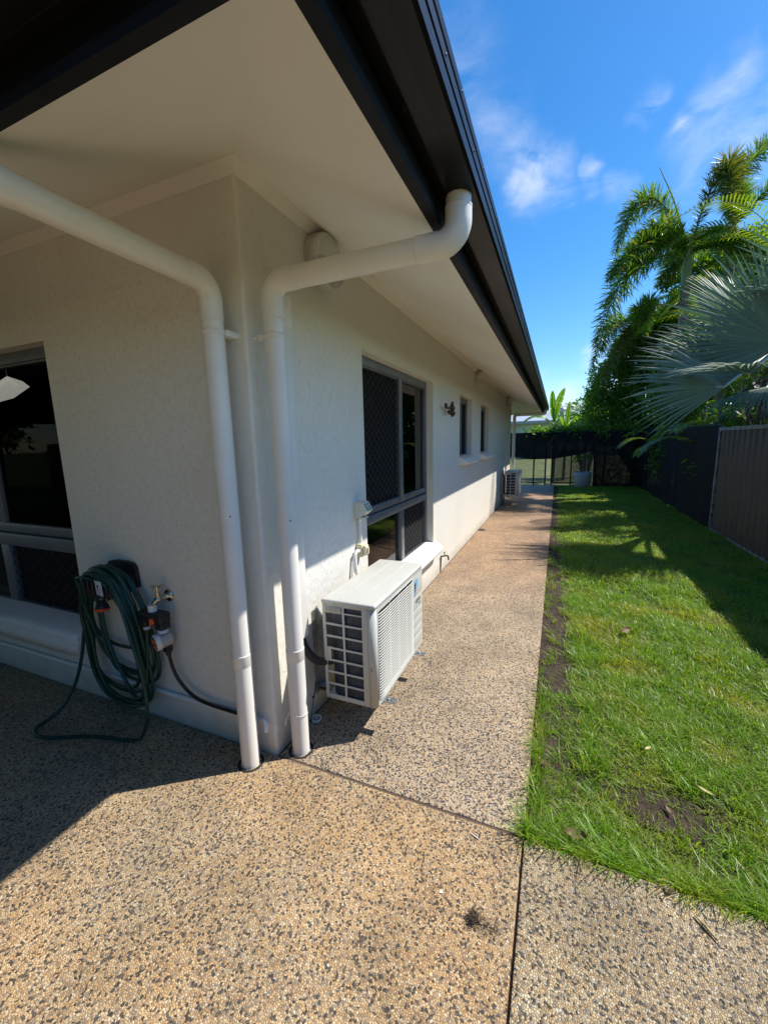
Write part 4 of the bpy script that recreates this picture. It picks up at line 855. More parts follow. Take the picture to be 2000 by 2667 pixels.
b = MB(); fc = cb + ax * .0735; su = ax.cross(Vector((0, 0, 1))).normalized(); sv = su.cross(ax)
for a in (2.6, .35, 4.2): b.ball(tuple(fc + (su * math.cos(a) + sv * math.sin(a)) * .019), .0095, (1, .6, 1), 8)
b.obj('marker', 'orange', t)
b = MB(); b.box((-.625, -.080, .470), (-.590, -.045, .508), .004); b.tube([(-.607, -.062, .47), (-.607, -.062, .452)], .014, 12); b.obj('outlet', 'bplast', t)
b = MB(); b.add([(-.598 + .0, -.0935, .5), (-.582, -.0875, .5)], []) ; 
b = MB(); b.tube(smooth_path([(-.607, -.062, .46), (-.606, -.055, .40), (-.598, -.045, .335), (-.570, -.04, .285), (-.52, -.037, .24), (-.455, -.035, .212), (-.37, -.034, .2005), (-.25, -.034, .1985), (-.14, -.034, .198), (-.09, -.034, .196)], 6), .0088, 12)
tag(b.obj('irrigation_hose', 'bhose'), 'black hose running from the tap timer along the wall to the downpipe', 'hose')
t = thing('wall_conduit', 'thin painted pipe running low along the shaded front wall', 'pipe', (-.1, -.014, .175))
b = MB(); b.tube([(-7.9, -.0145, .172), (-.115, -.0145, .175)], .0125, 12); b.obj('pipe', 'pipe', t)
b = MB(); b.tube(smooth_path([(-.12, -.0145, .175), (-.07, -.016, .184), (-.040, -.024, .186), (-.024, -.036, .172), (-.018, -.046, .152)], 5), .0095, 12, cap=False); b.obj('outlet_stub', 'white', t)
b = MB(); b.lathe([(.0, 0), (.008, 0)], (-.0185, -.0452, .1535), (.18, -.28, -.94), 12); b.obj('bore', 'ack', t)
for x in (-.26, -.45, -1.3, -2.2):
    b = MB(); b.lathe([(.0128, -.007), (.0142, -.006), (.0142, .006), (.0128, .007)], (x, -.0145, .174), (1, 0, 0), 14); b.box((x - .006, -.0016, .145), (x + .006, -.0002, .165)); b.obj('saddle_clip', 'pipe', t)
# hose hanger
t = thing('hose_hanger', 'black plastic wall hose hanger with ribs and a white label', 'hose hanger', (-.95, 0, .76))
b = MB()
pl_ = [(-1.075, .80), (-1.072, .88), (-1.055, .903), (-1.0, .913), (-.91, .913), (-.865, .905), (-.845, .885), (-.838, .80), (-.840, .775), (-1.07, .775)]
b.poly([(x, -.001, z) for x, z in pl_], (0, -.020, 0)); b.obj('back_plate', 'bplast', t)
b = MB(); n = 14; sad = []
for k in range(n + 1):
    a = math.pi * k / n; sad.append((-.955 - .108 * math.cos(a), .795 + .085 * math.sin(a)))
b.poly([(x, -.018, z) for x, z in sad] + [], (0, -.135, 0), False)
b.box((-1.063, -.165, .760), (-.847, -.02, .80), .004); b.obj('saddle', 'bplast', t)
b = MB()
for k in range(6): b.box((-1.052 + .036 * k, -.172, .752), (-1.040 + .036 * k, -.153, .855 - .004 * abs(k - 2.5) ** 2), .002)
b.obj('rib', 'bplast', t)
b = MB(); b.poly([(-.935, -.1735, .778), (-.885, -.1735, .772), (-.893, -.1735, .850), (-.943, -.1735, .853)], (0, -.0012, 0)); b.obj('label_tag', 'paper', t)
b = MB(); b.poly([(-.931, -.1750, .826), (-.921, -.1750, .832), (-.913, -.1750, .826), (-.917, -.1750, .816), (-.928, -.1750, .818)], (0, -.0004, 0))
for k in range(4): b.box((-.928, -.1754, .808 - .008 * k), (-.900 - .004 * (k % 2), -.1750, .8095 - .008 * k))
b.obj('label_print', 'ack', t)
b = MB(); b.tube(bend_path([(-.905, -.03, .775), (-.905, -.16, .77), (-.905, -.165, .83)], .02, 5), .005, 8); b.obj('hook', 'bplast', t)
# green hose: one continuous coil
pts = []; rnd = random.Random(5)
loops = 11
pts += [(-.715, -.085, .60), (-.70, -.09, .45)]
coilpts = []
for k in range(loops):
    wl = rnd.uniform(.17, .235); hb = rnd.uniform(.115, .30) if k not in (2, 5) else (.105 if k == 2 else .42); dx = rnd.uniform(-.025, .03); tw = rnd.uniform(-.06, .06); dy = -.05 - .0115 * k - rnd.uniform(0, .006)
    dyb = -.035 - .012 * (k % 5) - rnd.uniform(0, .01)
    zt = .895 + rnd.uniform(-.008, .012) - .002 * abs(k - 5)
    cx_ = -.985 + dx
    shp = [(0, 1.0), (.50, .94), (.76, .80), (.90, .62), (.95, .42), (1.0, .25), (.98, .10), (.80, -.02), (.45, -.08), (0, -.10)]
    # down the right side, up the left; a = height fraction above the bottom
    for sg, seq in ((1, shp), (-1, shp[::-1][1:-1])):
        for (fx, fh) in seq:
            z = hb + .035 + (zt - hb - .035) * max(fh, -.10) ; yy = dy * fh + dyb * (1 - fh)
            xx = cx_ + sg * fx * wl * (1.0 if fh < .8 else .95) + tw * (1 - fh)
            coilpts.append((xx, yy, z))
pts = [(-.718, -.086, .585), (-.722, -.088, .52), (-.735, -.09, .42)]
start = [(-.748, -.10, .30), (-.77, -.115, .22), (-.82, -.12, .19)]
pts += start + [(-.90, -.11, .25), (-1.05, -.09, .50), (-1.06, -.075, .80)] + coilpts
pts += [(-.85, -.15, .80), (-.735, -.155, .50), (-.690, -.158, .30), (-.682, -.170, .14), (-.72, -.19, .03), (-.80, -.215, .0105), (-.92, -.24, .0100), (-1.05, -.28, .0100), (-1.16, -.335, .0100), (-1.25, -.365, .0100), (-1.32, -.362, .0100), (-1.365, -.33, .0105), (-1.375, -.27, .012), (-1.36, -.20, .05), (-1.325, -.14, .16), (-1.285, -.11, .30), (-1.24, -.10, .46), (-1.19, -.095, .64), (-1.10, -.09, .80), (-1.075, -.105, .70), (-1.062, -.10, .77)]
b = MB(); b.tube(smooth_path(pts, 5), .0092, 10)
tag(b.obj('garden_hose', 'hose'), 'dark green garden hose coiled over the wall hanger, one loop on the floor', 'hose')
t = thing('spray_nozzle', 'grey and black spray nozzle with an orange rim hanging in the hose coil', 'nozzle', (-1.055, -.08, .64))
b = MB(); b.tube([(-1.055, -.085, .775), (-1.05, -.085, .700)], .0115, 14); b.obj('barrel', 'grey', t)
b = MB(); b.lathe([(.012, 0), (.016, -.008), (.030, -.032), (.034, -.046)], (-1.05, -.085, .702), (-.0, .12, 1), 22); b.obj('bell', 'bplast', t)
b = MB(); b.lathe([(.034, -.045), (.0375, -.047), (.0375, -.059), (.026, -.061)], (-1.05, -.085, .702), (-.0, .12, 1), 22); b.obj('rim', 'orange', t)
b = MB(); b.lathe([(.026, -.0605), (0, -.0600)], (-1.05, -.085, .702), (-.0, .12, 1), 22); b.obj('spray_face', 'grey', t)

# ================================================================== FENCES
XF = 3.62
def sheet_fence(y0, y1, label):
    t = thing('panel_fence', label, 'fence', (XF, (y0 + y1) / 2, -.05))
    ys_ = [y1 - 2.35 * k for k in range(int((y1 - y0) / 2.35) + 2)]; H = 1.63
    for a, c in zip(ys_, ys_[1:]):
        p = MB(); n = int((a - c) / .0475) ; prof = []
        for k in range(n * 4 + 1):
            yy = c + .03 + (a - c - .06) * k / (n * 4); ph = (k / 4) % 4; prof.append((yy, .0 if ph < 1.6 else (.022 if 2 <= ph < 3.6 else .011)))
        vs = [(XF - d, yy, -.03) for yy, d in prof] + [(XF - d, yy, H - .03) for yy, d in prof]; m_ = len(prof)
        p.add(vs, [(i, i + 1, m_ + i + 1, m_ + i) for i in range(m_ - 1)]); p.obj('panel', 'fencep', t)
        r_ = MB(); r_.box((XF - .030, c + .03, H - .045), (XF + .018, a - .03, H), .004); r_.box((XF - .034, c + .03, H - .006), (XF + .022, a - .03, H + .004), .002); r_.obj('rail', 'fencepost', t); r_ = MB(); r_.box((XF - .03, c + .03, -.05), (XF + .018, a - .03, .0), .004); r_.obj('rail', 'fencepost', t)
    for yy in ys_:
        q = MB(); q.box((XF - .034, yy - .030, -.06), (XF + .024, yy - .004, H + .012), .004); q.box((XF - .034, yy + .004, -.06), (XF + .024, yy + .030, H + .012), .004); q.box((XF - .018, yy - .004, -.06), (XF + .01, yy + .004, H + .01)); q.obj('post', 'fencepost', t)
    return t
sheet_fence(-3.0, 6.78, 'grey-brown ribbed sheet metal fence on the right of the lawn')
def chain_link(mb, p0, p1, z0, z1, pitch=.062, r=.0014):
    p0 = Vector(p0); p1 = Vector(p1); L = (p1 - p0).length; dr = (p1 - p0) / L
    diamond(mb, 0, L, z0, z1, pitch, pitch, r, lambda u, z, d: p0 + dr * u + Vector((0, 0, z)))
def cloth_sheet(p0, p1, zt, zbf, name, m_, parent, amp=.02, n=60, off=0.):
    p0 = Vector(p0); p1 = Vector(p1); L = (p1 - p0).length; dr = (p1 - p0) / L; nn_ = Vector((dr.y, -dr.x, 0)); G = np.zeros((n + 1, 9, 3))
    for i in range(n + 1):
        u = L * i / n; b_ = zbf(u)
        for k in range(9):
            f = k / 8; p = p0 + dr * u + nn_ * (off + amp * math.sin(u * 7 + 2 * math.sin(u * 2.3)) * (.3 + .7 * f) + amp * .4 * math.sin(u * 19 + f * 4)); G[i, k] = (p.x, p.y, zt(u) + (b_ - zt(u)) * f + (.006 * math.sin(u * 21) if k == 0 else 0))
    q = NP(); q.grid(G); return q.obj(name, m_, parent)
YF = 13.36
# right run, mesh fence wrapped in shade cloth
t = thing('mesh_fence', 'black shade-cloth mesh fence between the sheet fence and the far corner', 'fence', (XF, 10, -.05))
cloth_sheet((XF - .03, 6.74, 0), (XF - .03, YF, 0), lambda u: 1.665 + .014 * u, lambda u: -.03 + .01 * math.sin(u * 3), 'shade_cloth', 'cloth', t, .022)
for yy in (7.1, 9.1, 11.1, YF - .03): q = MB(); q.tube([(XF + .02, yy, -.1), (XF + .02, yy, 1.74)], .024, 12); q.obj('post', 'postb', t)
q = MB(); q.tube([(XF + .02, 6.85, 1.68), (XF + .02, YF, 1.76)], .018, 8); q.obj('top_rail', 'postb', t)
q = MB(); chain_link(q, (XF, 6.85, 0), (XF, YF, 0), .0, 1.68, .12, .0014); q.obj('wire_mesh', 'chain', t)
# far run
t = thing('mesh_fence', 'chain-link fence with black cloth across the far end, behind the plant pot', 'fence', (2.3, YF, -.05))
def zb(u):
    x = 1.03 + u; return float(np.interp(x, [1.03, 1.3, 1.7, 2.2, 2.28, 2.30], [.86, .90, .98, 1.10, 1.08, -.03]))
cloth_sheet((1.03, YF, 0), (XF, YF, 0), lambda u: 1.735, zb, 'shade_cloth', 'cloth', t, .015, 130, .03)
cloth_sheet((1.035, YF + .05, 0), (2.40, YF + .05, 0), lambda u: 1.14, lambda u: .02, 'shade_cloth', 'cloth2', t, .012, 30, 0)  # added sheer dark sheet, dims the lawn behind to stand for shade
for xx in (1.05, 1.64, 2.6, 3.56): q = MB(); q.tube([(xx, YF + .03, -.1), (xx, YF + .03, 1.76)], .022, 12); q.obj('post', 'postb', t)
q = MB(); q.tube([(1.05, YF + .03, 1.74), (XF, YF + .03, 1.76)], .018, 8); q.obj('rail', 'postb', t); q = MB(); q.tube([(1.05, YF + .03, .08), (XF, YF + .03, .08)], .014, 8); q.obj('rail', 'postb', t)
q = MB(); chain_link(q, (1.64, YF + .01, 0), (2.62, YF + .01, 0), .05, 1.2, .066, .0022); q.obj('wire_mesh', 'chain', t)
# gate and the piece beside the house
t = thing('gate', 'black mesh gate with cloth at the end of the path', 'gate', (.3, YF, -.05))
cloth_sheet((-1.4, YF, 0), (1.04, YF, 0), lambda u: 1.745, lambda u: float(np.interp(u - 1.4, [-1.4, -.1, .45, 1.06], [.95, .925, .86, .87])), 'shade_cloth', 'cloth', t, .012, 50, .03)
for xx in (-1.3, .485, .855): q = MB(); q.tube([(xx, YF + .03, -.1), (xx, YF + .03, 1.76)], .026, 12); q.obj('post', 'postb', t)
q = MB(); q.tube([(-1.35, YF + .03, 1.74), (.86, YF + .03, 1.74)], .018, 8); q.obj('rail', 'postb', t); q = MB(); q.tube([(-1.35, YF + .03, .08), (.86, YF + .03, .08)], .018, 8); q.obj('rail', 'postb', t)
q = MB(); chain_link(q, (-1.3, YF + .01, 0), (.855, YF + .01, 0), .05, 1.72, .066, .0024); q.obj('wire_mesh', 'chain', t)

# ================================================================== FOLIAGE BUILDERS
def frame_from(d):
    d = unit(d); r_ = np.tile(np.array([0., 0., 1.]), (len(d), 1)); r_[np.abs(d[:, 2]) > .92] = (1, 0, 0); a = unit(np.cross(d, r_)); return d, a, np.cross(a, d)
def bez(P, n):
    P = np.array(P, float); t = np.linspace(0, 1, n)[:, None]
    if len(P) == 3: return (1 - t) ** 2 * P[0] + 2 * t * (1 - t) * P[1] + t * t * P[2]
    return (1 - t) ** 3 * P[0] + 3 * t * (1 - t) ** 2 * P[1] + 3 * t * t * (1 - t) * P[2] + t ** 3 * P[3]
def through(a, m_, b): a, m_, b = map(np.array, (a, m_, b)); return [a, 2 * m_ - .5 * (a + b), b]
def foxtail_frond(parent, P, Lf=.34, m_='fox', st=84, per=9, orange=0):
    """bottle-brush frond: leaflets all round an arching rachis"""
    C_ = bez(P, st); T = unit(np.gradient(C_, axis=0)); q = NP(); B = []; D_ = []; LL = []
    for i in range(3, st):
        s_ = i / (st - 1); lf = Lf * (math.sin(min(1, s_ * 1.6 + .12) * math.pi / 2)) * (1 - .72 * max(0, (s_ - .55) / .45) ** 1.6)
        ref = np.array([0, 0, 1.]); a = np.cross(T[i], ref); a /= np.linalg.norm(a) + 1e-9; u_ = np.cross(a, T[i])
        for k in range(per):
            an = RNG.uniform(0, 2 * math.pi) ; fw = RNG.uniform(.35, 1.0); d_ = T[i] * fw + (a * math.cos(an) + u_ * math.sin(an)); B.append(C_[i] + T[i] * RNG.uniform(-.01, .01)); D_.append(d_); LL.append(lf * RNG.uniform(.75, 1.1))
    B = np.array(B); d, a, u_ = frame_from(np.array(D_)); LL = np.array(LL)[:, None]; dz = np.array([0, 0, -1.])
    K = [0, .35, .7, 1]; Ps = np.stack([B + d * LL * s2 + dz * LL * .12 * s2 ** 2 for s2 in K], 1); rr = RNG.uniform(0, math.pi, len(B))[:, None]; side = a * np.cos(rr) + u_ * np.sin(rr)
    q.strips(Ps, np.array([.006, .0105, .008, 0]), side)
    o = q.obj('frond', m_, parent); r_ = MB(); r_.tube([tuple(p) for p in C_[::3]], [max(.004, .018 * (1 - i / len(C_[::3]))) for i in range(len(C_[::3]))], 6); r_.obj('rachis', 'rachis', o); return o
def pinnate_frond(parent, P, Lf=.38, m_='foxl', st=34, w=.016):
    C_ = bez(P, st); T = unit(np.gradient(C_, axis=0)); B = []; D_ = []; LL = []; S_ = []
    for i in range(5, st):
        s_ = i / (st - 1); a = np.cross(T[i], [0, 0, 1.]); a /= np.linalg.norm(a) + 1e-9; u_ = np.cross(a, T[i]); lf = Lf * math.sin(min(1, s_ * 1.5 + .1) * math.pi / 2) * (1 - .6 * s_ ** 3)
        for sg in (1, -1):
            B.append(C_[i]); D_.append(T[i] * .75 + a * sg + u_ * .38); LL.append(lf * RNG.uniform(.88, 1.08)); S_.append(T[i] - a * sg * .4)
    B = np.array(B); d = unit(np.array(D_)); LL = np.array(LL)[:, None]; dz = np.array([0, 0, -1.]); side = unit(np.array(S_) - d * np.sum(np.array(S_) * d, 1, keepdims=True))
    Ps = np.stack([B + d * LL * s2 + dz * LL * .45 * s2 ** 2.2 for s2 in (0, .3, .65, 1)], 1); q = NP(); q.strips(Ps, np.array([.35, 1, .8, 0]) * w, side)
    r_ = MB(); o = q.obj('frond', m_, parent); r_.tube([tuple(p) for p in C_[::2]], [max(.003, .011 * (1 - i / len(C_[::2]))) for i in range(len(C_[::2]))], 6); r_.obj('rachis', 'rachis', o); return o
def fan_leaf(parent, hub, tipdir, normal, R, spread=150, nseg=40, petiole_from=None, droop=.18, fold=.35):
    """costapalmate fan: folded segments joined for half their length, free and tapering beyond"""
    hub = np.array(hub, float); t_ = unit(np.array(tipdir, float)[None])[0]; n_2 = np.array(normal, float); n_2 = n_2 - t_ * np.dot(n_2, t_); n_2 /= np.linalg.norm(n_2); s_ = np.cross(n_2, t_)
    Q = NP(); nr = 11; RAD = np.concatenate([np.linspace(.0, .5, 5), np.linspace(.58, 1, nr - 5)])
    da = math.radians(spread * 2) / nseg
    for k in range(nseg):
        a0 = -math.radians(spread) + (k + .5) * da; Lk = R * (1 - .22 * (abs(a0) / math.radians(spread)) ** 2) * RNG.uniform(.92, 1.06); bend = RNG.uniform(-.05, .05); dk = droop * RNG.uniform(.7, 1.4)
        spl = RNG.uniform(.42, .58); G = np.zeros((nr, 3, 3))
        for i, f in enumerate(RAD):
            ww = da / 2 * f if f <= spl else da / 2 * spl * (1 - ((f - spl) / (1 - spl)) ** 1.25); ww *= .98; rr = Lk * f
            hump = fold * ww * Lk * (1 if f < spl else 1.2)
            for j, sg in enumerate((-1, 0, 1)):
                aa = a0 + bend * max(0, f - spl); wv = sg * ww * Lk if f > 0 else 0
                p = (t_ * math.cos(aa) + s_ * math.sin(aa)) * rr + (-t_ * math.sin(aa) + s_ * math.cos(aa)) * wv + n_2 * ((hump if sg == 0 else -hump * .5) + .10 * rr * math.cos(a0 * .5) * (1 - f) - 0.05 * R * (a0) ** 2 * .18)
                p = p + np.array([0, 0, -1.]) * dk * R * f ** 3.2 * .55; G[i, j] = hub + p
        Q.grid(G)
    o = Q.obj('fan_leaf', 'fan', parent)
    if petiole_from is not None:
        pf_ = np.array(petiole_from, float); mid = (pf_ + hub) / 2 + np.array([0, 0, .12]); r_ = MB(); P_ = bez([pf_, mid, hub + t_ * .02], 12); r_.tube([tuple(p) for p in P_] + [tuple(hub + t_ * R * .25)], [.035 - .0016 * i for i in range(12)] + [.006], 8); r_.obj('petiole', 'petiole', o)
    return o
def leaf_cloud(Q, centers, radii, N, size, mi=0, shell=.55, aspect=.42, clump=1, up=.4):
    """small leaves through the outer volume of overlapping lobes"""
    centers = np.array(centers, float); radii = np.array(radii, float); vol = np.prod(radii, 1) ** .67; pk = RNG.choice(len(centers), N, p=vol / vol.sum())
    d = unit(RNG.normal(0, 1, (N, 3))); rr = RNG.uniform(shell, 1.0, N) ** .6 * (1 + .10 * np.sin(d[:, 0] * 9 + pk) * np.sin(d[:, 2] * 8 + pk)); p = centers[pk] + d * radii[pk] * rr[:, None]
    if clump > 1:
        p = np.repeat(p, clump, 0); d = np.repeat(d, clump, 0); p = p + RNG.normal(0, size * .9, p.shape); N = len(p)
    dr = unit(d * .6 + RNG.normal(0, .75, (N, 3)) + np.array([0, 0, up * .3])); _, a, u_ = frame_from(dr); rl = RNG.uniform(0, 2 * math.pi, N)[:, None]; side = a * np.cos(rl) + u_ * np.sin(rl); L = (size * RNG.uniform(.6, 1.3, N))[:, None]
    P = np.stack([p, p + dr * L * .35, p + dr * L * .7, p + dr * L + np.array([0, 0, -.15]) * L], 1); Q.strips(P, np.stack([L[:, 0] * .10, L[:, 0] * aspect * .5, L[:, 0] * aspect * .42, L[:, 0] * 0], 1), side, mi)
def limbs(base, tips, r0, parent, m_='trunk', name='trunk'):
    b = MB(); base = Vector(base)
    for t_ in tips:
        t_ = Vector(t_); mid = base.lerp(t_, .5) + Vector((random.uniform(-.15, .15), random.uniform(-.15, .15), .1)); P_ = smooth_path([base, mid, t_], 6); b.tube(P_, [r0 * (1 - .8 * i / len(P_)) for i in range(len(P_))], 8)
    return b.obj(name, m_, parent)
def trunk_tube(pts, r0, r1, parent, m_='trunk', rings=True):
    P_ = smooth_path(pts, 14); n = len(P_); b = MB(); b.tube(P_, [(r0 + (r1 - r0) * i / n) * (1 + (.05 if rings and i % 3 == 0 else 0)) for i in range(n)], 14); return b.obj('trunk', m_, parent)

# ================================================================== PALMS
# silver fan palm behind the fence, leaves hanging over the lawn
fp = thing('fan_palm', 'silver-blue fan palm whose stiff leaves hang over the right-hand fence', 'palm tree', (4.35, 7.1, -.05))
trunk_tube([(4.45, 7.3, -.1), (4.4, 7.25, 1.0), (4.35, 7.15, 2.1), (4.33, 7.1, 2.7)], .19, .16, fp)
for k in range(13):
    a = k * 2.4; z = 1.5 + .095 * k; b = MB(); c = Vector((4.37, 7.18, z)); dv = Vector((math.cos(a), math.sin(a), .9)).normalized(); sd = Vector((-math.sin(a), math.cos(a), 0))
    P_ = [c + Vector((math.cos(a), math.sin(a), 0)) * .14 + dv * (.5 * i / 5) for i in range(6)]; vs = []
    for i, p in enumerate(P_): ww = [.12, .10, .075, .055, .045, .03][i]; vs += [p - sd * ww, p + dv.cross(sd) * -.02, p + sd * ww]
    b.add(vs, [(3 * i + j, 3 * i + j + 1, 3 * i + j + 4, 3 * i + j + 3) for i in range(5) for j in range(2)], True); b.obj('leaf_base', 'boot', fp)
b = MB(); rn = random.Random(3)
for k in range(9):
    x, y = 4.12 + rn.uniform(-.12, .15), 6.85 + rn.uniform(-.1, .1); P_ = smooth_path([(x, y, 2.3 + rn.uniform(-.3, .2)), (x - rn.uniform(.1, .3), y - .1, 2.2), (x - rn.uniform(.0, .3), y - .15, 1.9), (x - rn.uniform(-.1, .2), y - .1, 1.55)], 5); b.tube(P_, .011, 6)
b.obj('old_flower_stalk', 'root', fp)
crown = (4.34, 7.1, 2.75)
FL = [ # hub, tip direction, normal, radius, spread, droop
    ((3.16, 5.30, 2.12), (-1.0, -.45, .10), (-.30, -.9, .15), 1.36, 38, .20),
    ((3.85, 5.80, 2.70), (-.88, -.10, .60), (-.15, -.95, .05), 1.52, 76, .08),
    ((3.95, 6.3, 2.72), (-.55, -.15, .95), (-.25, -.9, -.1), 1.45, 60, .06),
    ((3.70, 6.1, 2.45), (-1.0, -.2, .30), (-.1, -.8, .5), 1.50, 44, .14),
    ((3.75, 5.7, 2.15), (-.55, -.75, -.35), (-.5, -.6, .5), 1.0, 55, .2),
    ((3.44, 5.85, 2.30), (-1.0, -.25, .26), (-.2, -.8, .35), 1.50, 34, .12),
    ((4.5, 6.0, 3.3), (.1, -.35, 1.0), (-.1, -1, -.3), 1.5, 120, .05),
    ((4.15, 6.10, 3.15), (-.8, -.75, .22), (-.15, -.25, 1), 1.30, 75, .12),  # extra flat leaf added to cast shade across the middle of the lawn
    ((3.35, 5.15, 2.25), (-.75, -.9, .1), (-.3, -.4, .9), 1.15, 45, .15),
    ((4.9, 6.1, 2.6), (1, -.9, .3), (.2, -.4, .9), 1.5, 120, .2),
    ((5.5, 7.3, 3.2), (1, .2, .5), (-.3, 0, 1), 1.5, 130, .15),
    ((4.6, 8.4, 3.2), (.2, 1, .5), (0, -.4, 1), 1.5, 130, .15),
    ((4.0, 7.8, 3.4), (-.2, .5, .9), (.5, -.6, .3), 1.3, 110, .10)]
for h_, td, nv, R_, sp, dr in FL: fan_leaf(fp, h_, td, nv, R_, sp, int(sp * (.46 if sp > 60 else .6)), crown, dr)

def foxtail(name, label, base, top, fronds, extra, Lf=.34, r=(.13, .10), seed=1, spear=None, yellowish=()):
    t = thing(name, label, 'palm tree', base); trunk_tube([base, ((base[0] + top[0]) / 2 + .05, (base[1] + top[1]) / 2, (base[2] + top[2]) / 2), (top[0], top[1], top[2] - .75)], r[0], r[1], t)
    b = MB(); b.tube(smooth_path([(top[0], top[1], top[2] - .8), (top[0], top[1], top[2] - .3), top], 5), [r[1] * 1.1] * 5 + [.09] * 3 + [.05] * 3, 12); b.obj('crownshaft', 'rachis', t)
    for i, P in enumerate(fronds): foxtail_frond(t, P, Lf, 'foxo' if i in yellowish else 'fox')
    rn = random.Random(seed)
    for k in range(extra):
        a = rn.uniform(-.3, 2.6) if k % 3 else rn.uniform(3.3, 5.8); el = rn.uniform(.2, 1.1); L = rn.uniform(1.7, 2.3); d_ = np.array([math.cos(a) * math.cos(el), math.sin(a) * math.cos(el), math.sin(el)]); tp = np.array(top)
        m2 = tp + d_ * L * .62; e2 = tp + np.array([math.cos(a), math.sin(a), 0]) * L * .95 + np.array([0, 0, L * (math.sin(el) * .75 - .55)]); foxtail_frond(t, [tp, m2 + np.array([0, 0, .25]), e2], Lf)
    if spear: b = MB(); b.tube(smooth_path([top, spear[0], spear[1]], 6), [.03 - .0019 * i for i in range(13)], 6); b.obj('spear_leaf', 'rachis', t)
    return t
TA = (3.97, 11.63, 6.0)
foxtail('foxtail_palm', 'tall foxtail palm with arching bushy fronds and one upright spear', (3.95, 11.7, -.05), TA, [
    through(TA, (3.00, 11.15, 7.18), (2.22, 10.15, 5.75)), through(TA, (2.91, 10.55, 5.98), (2.10, 9.77, 5.05)), through((3.9, 11.5, 5.8), (2.62, 10.12, 5.30), (1.89, 9.19, 3.55)),
    through(TA, (4.40, 11.30, 7.45), (4.42, 10.2, 5.75))], 5, .48, seed=4, spear=((3.58, 11.67, 7.23), (3.21, 11.66, 8.06)), yellowish=(3,))
TB = (5.0, 12.3, 6.6)
foxtail('foxtail_palm', 'foxtail palm behind, with one long frond rising off the right edge', (5.1, 12.4, -.05), TB, [
    through(TB, (5.25, 12.9, 8.15), (6.7, 14.0, 9.6)), through(TB, (4.6, 11.6, 7.75), (4.7, 10.8, 6.3)), through(TB, (5.9, 11.9, 7.3), (6.4, 11.4, 5.9))], 3, .50, seed=9, yellowish=(1,))
TC = (3.5, 14.24, 4.6)
foxtail('foxtail_palm', 'shorter foxtail palm leaning out at the left of the tall trees', (3.6, 14.5, -.05), TC, [
    through(TC, (2.64, 13.3, 4.95), (2.05, 12.6, 3.5)), through(TC, (2.98, 13.4, 4.6), (2.32, 12.5, 3.1)), through(TC, (3.5, 13.4, 5.4), (3.27, 12.2, 4.3)), through(TC, (4.19, 13.5, 5.4), (4.3, 12.4, 4.5)), through(TC, (2.8, 13.8, 4.1), (2.15, 13.5, 2.6))], 2, .48, (.09, .07), seed=12, yellowish=(1,))
def areca(label, base, n, L, m_='foxl', seed=0, top=1.4, name='cane_palm'):
    t = thing(name, label, 'palm tree', base, 'clumping cane palms beyond the fence'); rn = random.Random(seed)
    for k in range(n):
        a = 2 * math.pi * k / n + rn.uniform(-.4, .4); tp = np.array([base[0] + .18 * math.cos(a), base[1] + .18 * math.sin(a), top + rn.uniform(-.25, .25)]); b = MB() 
        if k % 2 == 0: b.tube([(base[0] + .05 * math.cos(a), base[1] + .05 * math.sin(a), -.05), tuple(tp)], [.035, .025], 8); b.obj('cane', 'rachis', t)
        el = rn.uniform(.55, 1.25); d_ = np.array([math.cos(a) * math.cos(el), math.sin(a) * math.cos(el), math.sin(el)]); l = L * rn.uniform(.8, 1.15)
        pinnate_frond(t, [tp, tp + d_ * l * .7, tp + np.array([math.cos(a), math.sin(a), 0]) * l * .85 + np.array([0, 0, l * (math.sin(el) - .55)])], .42 * L / 1.8, m_)
    return t
areca('yellow-green cane palm between the foxtail palms and the fan palm', (4.75, 9.4, -.05), 13, 2.2, 'foxl', 2, 3.2)
areca('bright cane palm standing tallest at the right edge', (5.7, 10.6, -.05), 15, 2.5, 'foxl', 5, 4.9)
areca('low cane palm just behind the fence left of the fan palm trunk', (4.15, 8.3, -.05), 9, 1.3, 'foxl', 8, 1.3)
areca('low cane palm near the far fence corner', (4.0, 12.0, -.05), 9, 1.3, 'foxl', 14, 1.1)

def tree(name, label, base, lobes, N, size, m_, cat='tree', tips=None, r0=.12, group=None, clump=3, shell=.55, aspect=.42):
    t = thing(name, label, cat, base, group); Q = NP(); leaf_cloud(Q, [l[:3] for l in lobes], [l[3:6] for l in lobes], N, size, clump=clump, shell=shell, aspect=aspect); Q.obj('crown', m_, t); limbs(base, [l[:3] for l in lobes], r0, t); return t
tree('dense_tree', 'dense dark glossy tree beneath the foxtail palms', (3.9, 14.6, -.05), [(2.75, 14.1, 2.35, .82, .5, .9), (2.85, 14.2, 3.2, .80, .6, .85), (3.2, 14.2, 4.0, .6, .5, .6), (3.6, 14.5, 4.1, .9, .8, .9), (4.4, 14.8, 4.7, .95, .9, .95), (3.7, 14.3, 2.6, .95, .8, 1.07), (4.77, 14.6, 3.4, 1.07, .95, 1.07), (2.62, 14.0, 1.85, .5, .4, .5), (3.4, 14.2, 1.7, .8, .5, .5)], 14000, .10, 'tree')
tree('leafy_shrub', 'light green leafy shrub in front of the dense tree above the fan leaves', (4.1, 10.2, -.05), [(3.85, 10.2, 3.2, .55, .6, .6), (4.3, 10.4, 3.6, .6, .6, .55), (3.7, 10.1, 2.4, .6, .6, .6)], 2200, .10, 'under', 'shrub')
